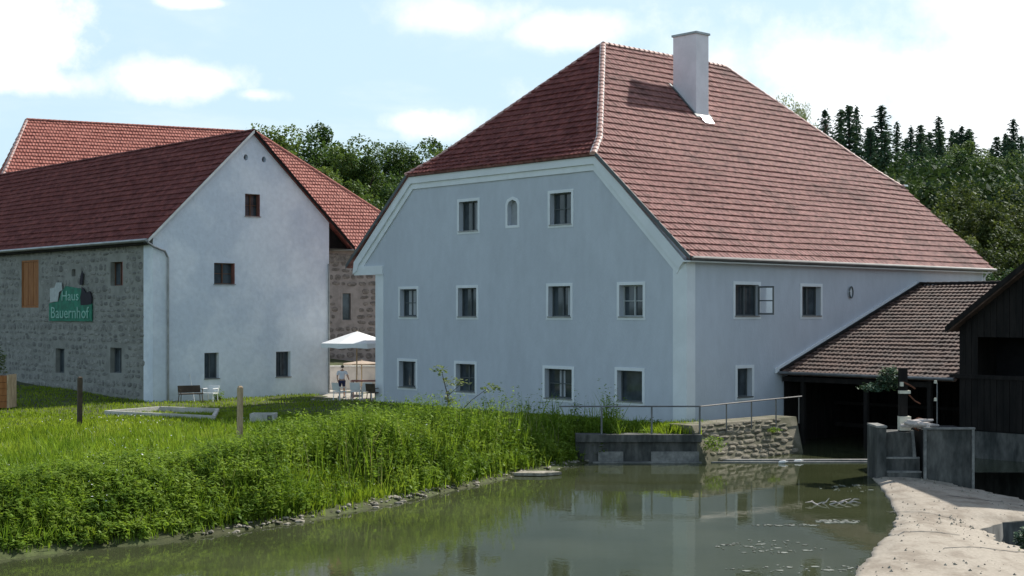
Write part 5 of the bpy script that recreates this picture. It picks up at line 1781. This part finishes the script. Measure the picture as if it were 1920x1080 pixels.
# flower clump
d_ = 43.6; x_ = gx(508, d_); zb_ = Hs(x_, d_)
fl = thing('flower_clump', (x_, d_, zb_), 'dark clump with small whitish flowers right of the tan fence post', 'flowers')
zc_ = gz(836, d_)
small_shrub(fl, (x_, d_, zc_), .26, .34, 260, MT['needles'], 8, ls=.10)
gg = random.Random(3)
for k in range(16):
    c = Vector((x_ + gg.uniform(-.24, .22), d_ - .2 + gg.uniform(-.1, .15), zc_ + gg.uniform(-.2, .36)))
    mb = MB()
    for j in range(5):
        w_ = 6.28 * j / 5; e_ = Vector((math.cos(w_), -.3, math.sin(w_))) * .045; f_ = Vector((-math.sin(w_), 0, math.cos(w_))) * .02
        mb.add([c, c + e_ * .6 + f_, c + e_, c + e_ * .6 - f_], [(0, 1, 2, 3)])
    mb.build('flower', MT['flower'], fl)
# moss and fern tuft on the embankment
mo = thing('moss_tuft', M(-2.2, -3.3, -4.9), 'yellow-green tuft growing in the corner of the stone bank', 'plant')
small_shrub(mo, at(1338, 832, 50.0) + Vector((0, -.1, 0)), .42, .30, 420, MT['leafweed'], 9, ls=.09)
mo2 = thing('moss_cushion', M(2.0, -3.2, -4.6), 'small yellow-green moss cushion high on the right end of the stone bank', 'plant')
small_shrub(mo2, onC(1452, 806, -2.95), .32, .10, 200, MT['leafweed'], 10, ls=.07)
# dark shrub hanging by the hoist, and a leafless spray
d_ = gd + 1.2
db = thing('dark_creeper', (gx(1668, d_), d_, gz(806, d_)), 'dark leafy creeper hanging left of the sluice hoist before the lean-to eave', 'creeper')
small_shrub(db, (gx(1668, d_), d_, gz(708, d_)), .42, .42, 700, MT['needles'], 11, ls=.12)
small_shrub(db, (gx(1640, d_), d_, gz(726, d_)), .55, .18, 260, MT['needles'], 12, ls=.12)
stem(db, [(gx(1688, d_), d_ - .4, gz(700, d_)), (gx(1668, d_), d_, gz(702, d_)), (gx(1645, d_), d_, gz(722, d_))], [.03, .02, .01])
# plants in the gap right of the weir
for i, (px, py, rr, lab) in enumerate(((1897, 1030, .42, 'green weeds at the broken lower right edge of the weir'), (1912, 985, .35, 'dark weeds in the hollow beyond the weir edge at right'))):
    c = wpt(px, py); c.z = WATER - .35
    o = thing('weir_weeds', c + Vector((0, 0, -.6)), lab, 'plant')
    small_shrub(o, c + Vector((.2, 0, 0)), rr, .28, 420, MT['leafweed'] if i == 0 else MT['needles'], 20 + i, ls=.12)
c = wpt(1905, 1000); c.z = -6.2
mb = MB()
gg = random.Random(9)
for k in range(7):
    q_ = c + Vector((gg.uniform(-.2, 1.4), gg.uniform(-2.2, 2.2), 0)); r = gg.uniform(.4, .7)
    mb.prism([q_ + Vector((r * math.cos(6.28 * j / 7) * gg.uniform(.8, 1.1), r * math.sin(6.28 * j / 7) * gg.uniform(.8, 1.1), -1)) for j in range(7)], (0, 0, .9 + gg.uniform(-.3, .2)))
tag(mb.build('boulder_heap', MT['concrete_dark']), 'rocks in the hollow right of the weir, coloured dark for its shade', 'rocks')  # rock colour kept dark to stand for shade in the hollow


# ------------------------------------------------------------------ trees
def crown_mesh(name, m, seed, n=5200, nb=34, leaf=.30, sz=(1, 1, 1.1)):
    """unit crown, radius about 1: leaves on the shells of many overlapping lobes"""
    g = np.random.default_rng(seed)
    cs = g.normal(size=(nb, 3)); cs /= np.linalg.norm(cs, axis=1)[:, None]
    cs *= g.uniform(.25, .78, nb)[:, None] * np.array(sz)[None]
    rs = g.uniform(.14, .36, nb)
    k = g.integers(0, nb, n)
    d_ = g.normal(size=(n, 3)); d_ /= np.linalg.norm(d_, axis=1)[:, None]
    P = cs[k] + d_ * (rs[k] * g.uniform(.55, 1.12, n) ** .7)[:, None]
    P[:, 2] = np.maximum(P[:, 2], -.95 * sz[2] + .1 * g.uniform(0, 1, n))
    V_, F_ = leaf_mesh_np(P, g.uniform(.6, 1.35, n) * leaf / 5.0, g, flat=1.0)
    me = bpy.data.meshes.new(name)
    me.from_pydata(V_.tolist(), [], F_.tolist()); me.materials.append(m)
    return me


def conifer_mesh(name, m, seed, n=3600):
    """unit conifer: height 1, tiers of drooping sprays"""
    g = np.random.default_rng(seed)
    nt = 46
    P = []; D = []; S = []; L = []
    for t in range(nt):
        z = .08 + .92 * (t / nt) ** .95
        R = ((1 - z) ** .72 * .15 + .004) * g.uniform(.75, 1.2)
        nbch = int(6 + 8 * (1 - z)); ph = g.uniform(0, 6.28)
        for b in range(nbch):
            a = ph + 6.283 * b / nbch + g.normal(0, .12); rr = R * g.uniform(.45, 1.3)
            for q_ in range(8):
                f = (q_ + g.uniform(0, 1)) / 8
                x, y = math.cos(a) * rr * f, math.sin(a) * rr * f
                P.append((x, y, z - rr * f * .30 + g.normal(0, .007)))
                aa = a + g.normal(0, .7); D.append((math.cos(aa), math.sin(aa), -.5 + g.normal(0, .25))); L.append(.010 + .016 * (1 - z))
    P = np.array(P); D = np.array(D); L = np.array(L); n = len(P)
    S = np.cross(D, g.normal(size=(n, 3))); S /= np.linalg.norm(S, axis=1)[:, None]
    D /= np.linalg.norm(D, axis=1)[:, None]
    Lc = L[:, None]
    V_ = np.stack([P - D * Lc * .5, P + S * Lc * .38, P + D * Lc * .9, P - S * Lc * .38], 1).reshape(-1, 3)
    me = bpy.data.meshes.new(name)
    me.from_pydata(V_.tolist(), [], np.arange(n * 4).reshape(-1, 4).tolist()); me.materials.append(m)
    return me


CR = {k: [crown_mesh('crown', MT[k], s0_ + i, n=nn) for i in range(c)] for k, s0_, c, nn in (('broadleaf', 30, 4, 11000), ('broadleaf_dark', 40, 3, 11000), ('broadleaf_olive', 50, 3, 11000), ('broadleaf_pale', 70, 1, 4500))}
CON = [conifer_mesh('crown', MT['needles'], 90 + i) for i in range(3)]


def trunk_mesh(h, r):
    mb = MB(); mb.tube([(0, 0, -.6), (.05, 0, h * .35), (-.06, .05, h * .7), (0, 0, h)], [r * 1.2, r, r * .8, r * .4], 8)
    for k in range(5):
        a = 1.3 * k; z0_ = h * (.5 + .09 * k)
        mb.tube([(0, 0, z0_), (math.cos(a) * h * .16, math.sin(a) * h * .16, z0_ + h * .16)], [r * .4, r * .12], 5)
    me = bpy.data.meshes.new('trunk'); me.from_pydata(mb.v, [], mb.f); me.materials.append(MT['bark']); return me


TRK = trunk_mesh(1.0, .03)
mb = MB(); mb.tube([(0, 0, -.03), (0, 0, .5), (0, 0, .99)], [.014, .009, .002], 7)
TRKC = bpy.data.meshes.new('trunk'); TRKC.from_pydata(mb.v, [], mb.f); TRKC.materials.append(MT['bark'])


def tree(px, ytop, dd, rad, kind, label, var=0, group='trees on the wooded slope', sq=1.0):
    x = (px - 960) / FPX * dd; zt = (HY - ytop) / FPX * dd
    zb_ = Hs(x, dd); h = zt - zb_
    if kind == 'conifer':
        t = thing('conifer', (x, dd, zb_), label, 'conifer tree', group)
        k = rad * 1.5
        inst('crown', CON[var % 3], Matrix.Translation((x, dd, zb_)) @ Matrix.Rotation(random.uniform(0, 6), 4, 'Z') @ Matrix.Diagonal((h * k, h * k, h, 1)), t)
    else:
        t = thing('broadleaf_tree', (x, dd, zb_), label, 'tree', group)
        rz_ = rad * 1.15 * sq
        inst('crown', CR[kind][var % len(CR[kind])], Matrix.Translation((x, dd, zt - rz_ * 1.02)) @ Matrix.Rotation(random.uniform(0, 6), 4, 'Z') @ Matrix.Diagonal((rad, rad, rz_ / 1.1, 1)), t)
        h = h - rz_
    inst('trunk', TRKC if kind == 'conifer' else TRK, Matrix.Translation((x, dd, zb_)) @ Matrix.Diagonal((max(1, h), max(1, h), max(1, h), 1)), t)


LW = 'broadleaf trees behind the roofs'
tree(508, 213, 143, 5.1, 'broadleaf', 'rounded green tree just right of the white barn\'s peak', 0, LW)
tree(566, 206, 150, 5.9, 'broadleaf', 'tall tree with twiggy top above the barn\'s right roof slope', 1, LW)
tree(640, 212, 155, 6.1, 'broadleaf', 'broad crowned tree, tallest between the barn peak and the dip', 2, LW)
tree(684, 256, 148, 4.1, 'broadleaf', 'lower tree filling the dip between the two tall groups', 3, LW)
tree(735, 252, 168, 4.4, 'broadleaf', 'small dark tree just right of the dip in the treeline', 0, LW)
tree(790, 234, 170, 5.6, 'broadleaf', 'dark rounded tree highest before the mill\'s left roof edge', 1, LW)
tree(845, 252, 164, 4.6, 'broadleaf', 'dark tree partly cut by the mill\'s left roof edge', 2, LW)
tree(560, 268, 133, 5.1, 'broadleaf', 'lower bushy tree above the stone hall\'s hip', 3, LW)
tree(640, 290, 132, 5.4, 'broadleaf', 'mid-green bushy tree over the lower end of the stone hall\'s hip', 2, LW)
tree(712, 318, 133, 5.4, 'broadleaf', 'bushy tree between the stone hall\'s roof and mill roof', 1, LW)
tree(770, 300, 143, 5.4, 'broadleaf', 'shadowed tree low behind the mill\'s left eave', 0, LW)
tree(835, 300, 143, 5.4, 'broadleaf', 'low tree hidden mostly by the mill\'s hip roof', 3, LW)
RWD = 'trees of the forest edge at right'
tree(1474, 168, 108, 2.0, 'broadleaf_pale', 'pale airy treetop peeping over the mill roof', 0, RWD, sq=1.5)
tree(1505, 186, 110, 1.5, 'broadleaf_pale', 'smaller pale treetop right of the airy one over the roof', 0, RWD, sq=1.6)
cons = [(1547, 204, 175, .95, 'small dark conifer top nearest the mill roof'), (1577, 203, 182, 1.1, 'dark conifer, left one of the broad twin tops'), (1592, 196, 178, 1.15, 'dark conifer, right one of the broad twin tops'),
        (1606, 198, 185, .7, 'thin spire conifer right of the twin tops'), (1653, 195, 180, 1.2, 'tallest broad conifer in the middle of the right treeline'), (1682, 226, 186, .75, 'narrow conifer just right of the tallest one'),
        (1708, 236, 190, .9, 'low conifer tip between the tallest conifer and the slim one'), (1726, 232, 170, 1.0, 'dark slim conifer standing out of the mid treeline'), (1760, 217, 178, .9, 'conifer with a bare pointed top over green trees'),
        (1803, 235, 184, .9, 'thin conifer tip among pale broadleaf tops'), (1900, 221, 172, .95, 'conifer with stepped open branches at the far right'), (1632, 238, 172, .9, 'low conifer left of the tallest one')]
for i, (px, yt, dd, k, lab) in enumerate(cons):
    tree(px, yt, dd, k, 'conifer', lab, i, 'conifers on the right treeline')
bl2 = [(1828, 242, 168, 5.0, 'broadleaf_dark', 'rounded treetop right of the thin conifer tip'), (1862, 250, 165, 5, 'broadleaf_dark', 'rounded treetop left of the far-right conifer'), (1780, 252, 160, 5, 'broadleaf_dark', 'dark green crown below the pointed conifer'),
       (1700, 262, 150, 5, 'broadleaf_dark', 'green crown below the narrow conifer'), (1650, 285, 145, 5, 'broadleaf_dark', 'green crown against the mill roof below the tallest conifer'), (1740, 300, 140, 4.6, 'broadleaf_dark', 'dark crown at mid slope above the roof end'),
       (1925, 268, 150, 5, 'broadleaf_dark', 'crown cut by the right edge below the treeline'), (1880, 290, 140, 5, 'broadleaf_dark', 'dark crown at mid slope near the right edge'),
       (1790, 320, 108, 4.2, 'broadleaf_olive', 'olive-green tree with domed top right of the roof end'), (1850, 345, 100, 3.6, 'broadleaf_olive', 'olive tree in the middle of the right-hand slope'), (1915, 330, 104, 4.0, 'broadleaf_olive', 'olive tree touching the right edge'),
       (1765, 385, 96, 3.0, 'broadleaf_olive', 'lower olive tree just beyond the mill\'s hip'), (1815, 420, 90, 3.2, 'broadleaf_olive', 'dark olive tree above the end of the mill eave'), (1890, 415, 88, 3.4, 'broadleaf_olive', 'bushy olive tree above the dark barn roof'),
       (1850, 470, 84, 2.8, 'broadleaf_dark', 'dark bush right of the mill\'s eave end'), (1915, 470, 82, 2.8, 'broadleaf_dark', 'dark bush above the timber barn\'s verge')]
for i, (px, yt, dd, r, kd, lab) in enumerate(bl2):
    tree(px, yt, dd, r, kd, lab, i, RWD)


def woodland(xr, yr, n, seed, h, label):
    """the closed wood behind the single trees: leaves on a billowing canopy that follows the hill"""
    g = np.random.default_rng(seed)
    x = g.uniform(*xr, n); y = g.uniform(*yr, n)
    lump = np.abs(np.sin(x * .33 + 1.7 * np.sin(y * .21))) * .5 + np.abs(np.cos(y * .37 + 1.3 * np.sin(x * .27))) * .5
    top = h * (.72 + .30 * lump)
    z = H(x, y) + top * g.uniform(.0, 1, n) ** .35
    P = np.stack([x + g.normal(0, .5, n), y + g.normal(0, .5, n), z], -1)
    V_, F_ = leaf_mesh_np(P, g.uniform(.5, 1.2, n) * .75, g, flat=1.1)
    tag(np_mesh('woodland', V_, F_, MT['wood_mass'], kind='stuff'), label, 'woodland')


woodland((-85, 10), (158, 205), 60000, 1, 15.0, 'dense woodland behind the roofs on the left')
woodland((20, 120), (128, 215), 110000, 2, 15.5, 'dense forest slope behind the mill on the right')


def conifer_woodland():
    g = np.random.default_rng(5)
    Vs = []
    src = []
    for me in CON:
        a = np.empty(len(me.vertices) * 3, dtype=np.float32); me.vertices.foreach_get('co', a); src.append(a.reshape(-1, 3))
    for i in range(54):
        px = g.uniform(1530, 2050); dd = g.uniform(168, 205); yt = g.uniform(238, 285) + 8 * math.sin(px * .03)
        x = (px - 960) / FPX * dd; zt = (HY - yt) / FPX * dd; zb_ = Hs(x, dd); h = zt - zb_
        a = src[i % 3].copy(); w = g.uniform(0, 6.28); c_, s_ = math.cos(w), math.sin(w)
        kx = h * g.uniform(1.3, 1.8)
        Vs.append(np.stack([x + (a[:, 0] * c_ - a[:, 1] * s_) * kx, dd + (a[:, 0] * s_ + a[:, 1] * c_) * kx, zb_ + a[:, 2] * h], -1))
    V_ = np.concatenate(Vs)
    tag(np_mesh('conifer_woodland', V_, np.arange(len(V_)).reshape(-1, 4), MT['needles'], kind='stuff'), 'dark closed conifer wood between and below the single conifer tops', 'woodland')


conifer_woodland()
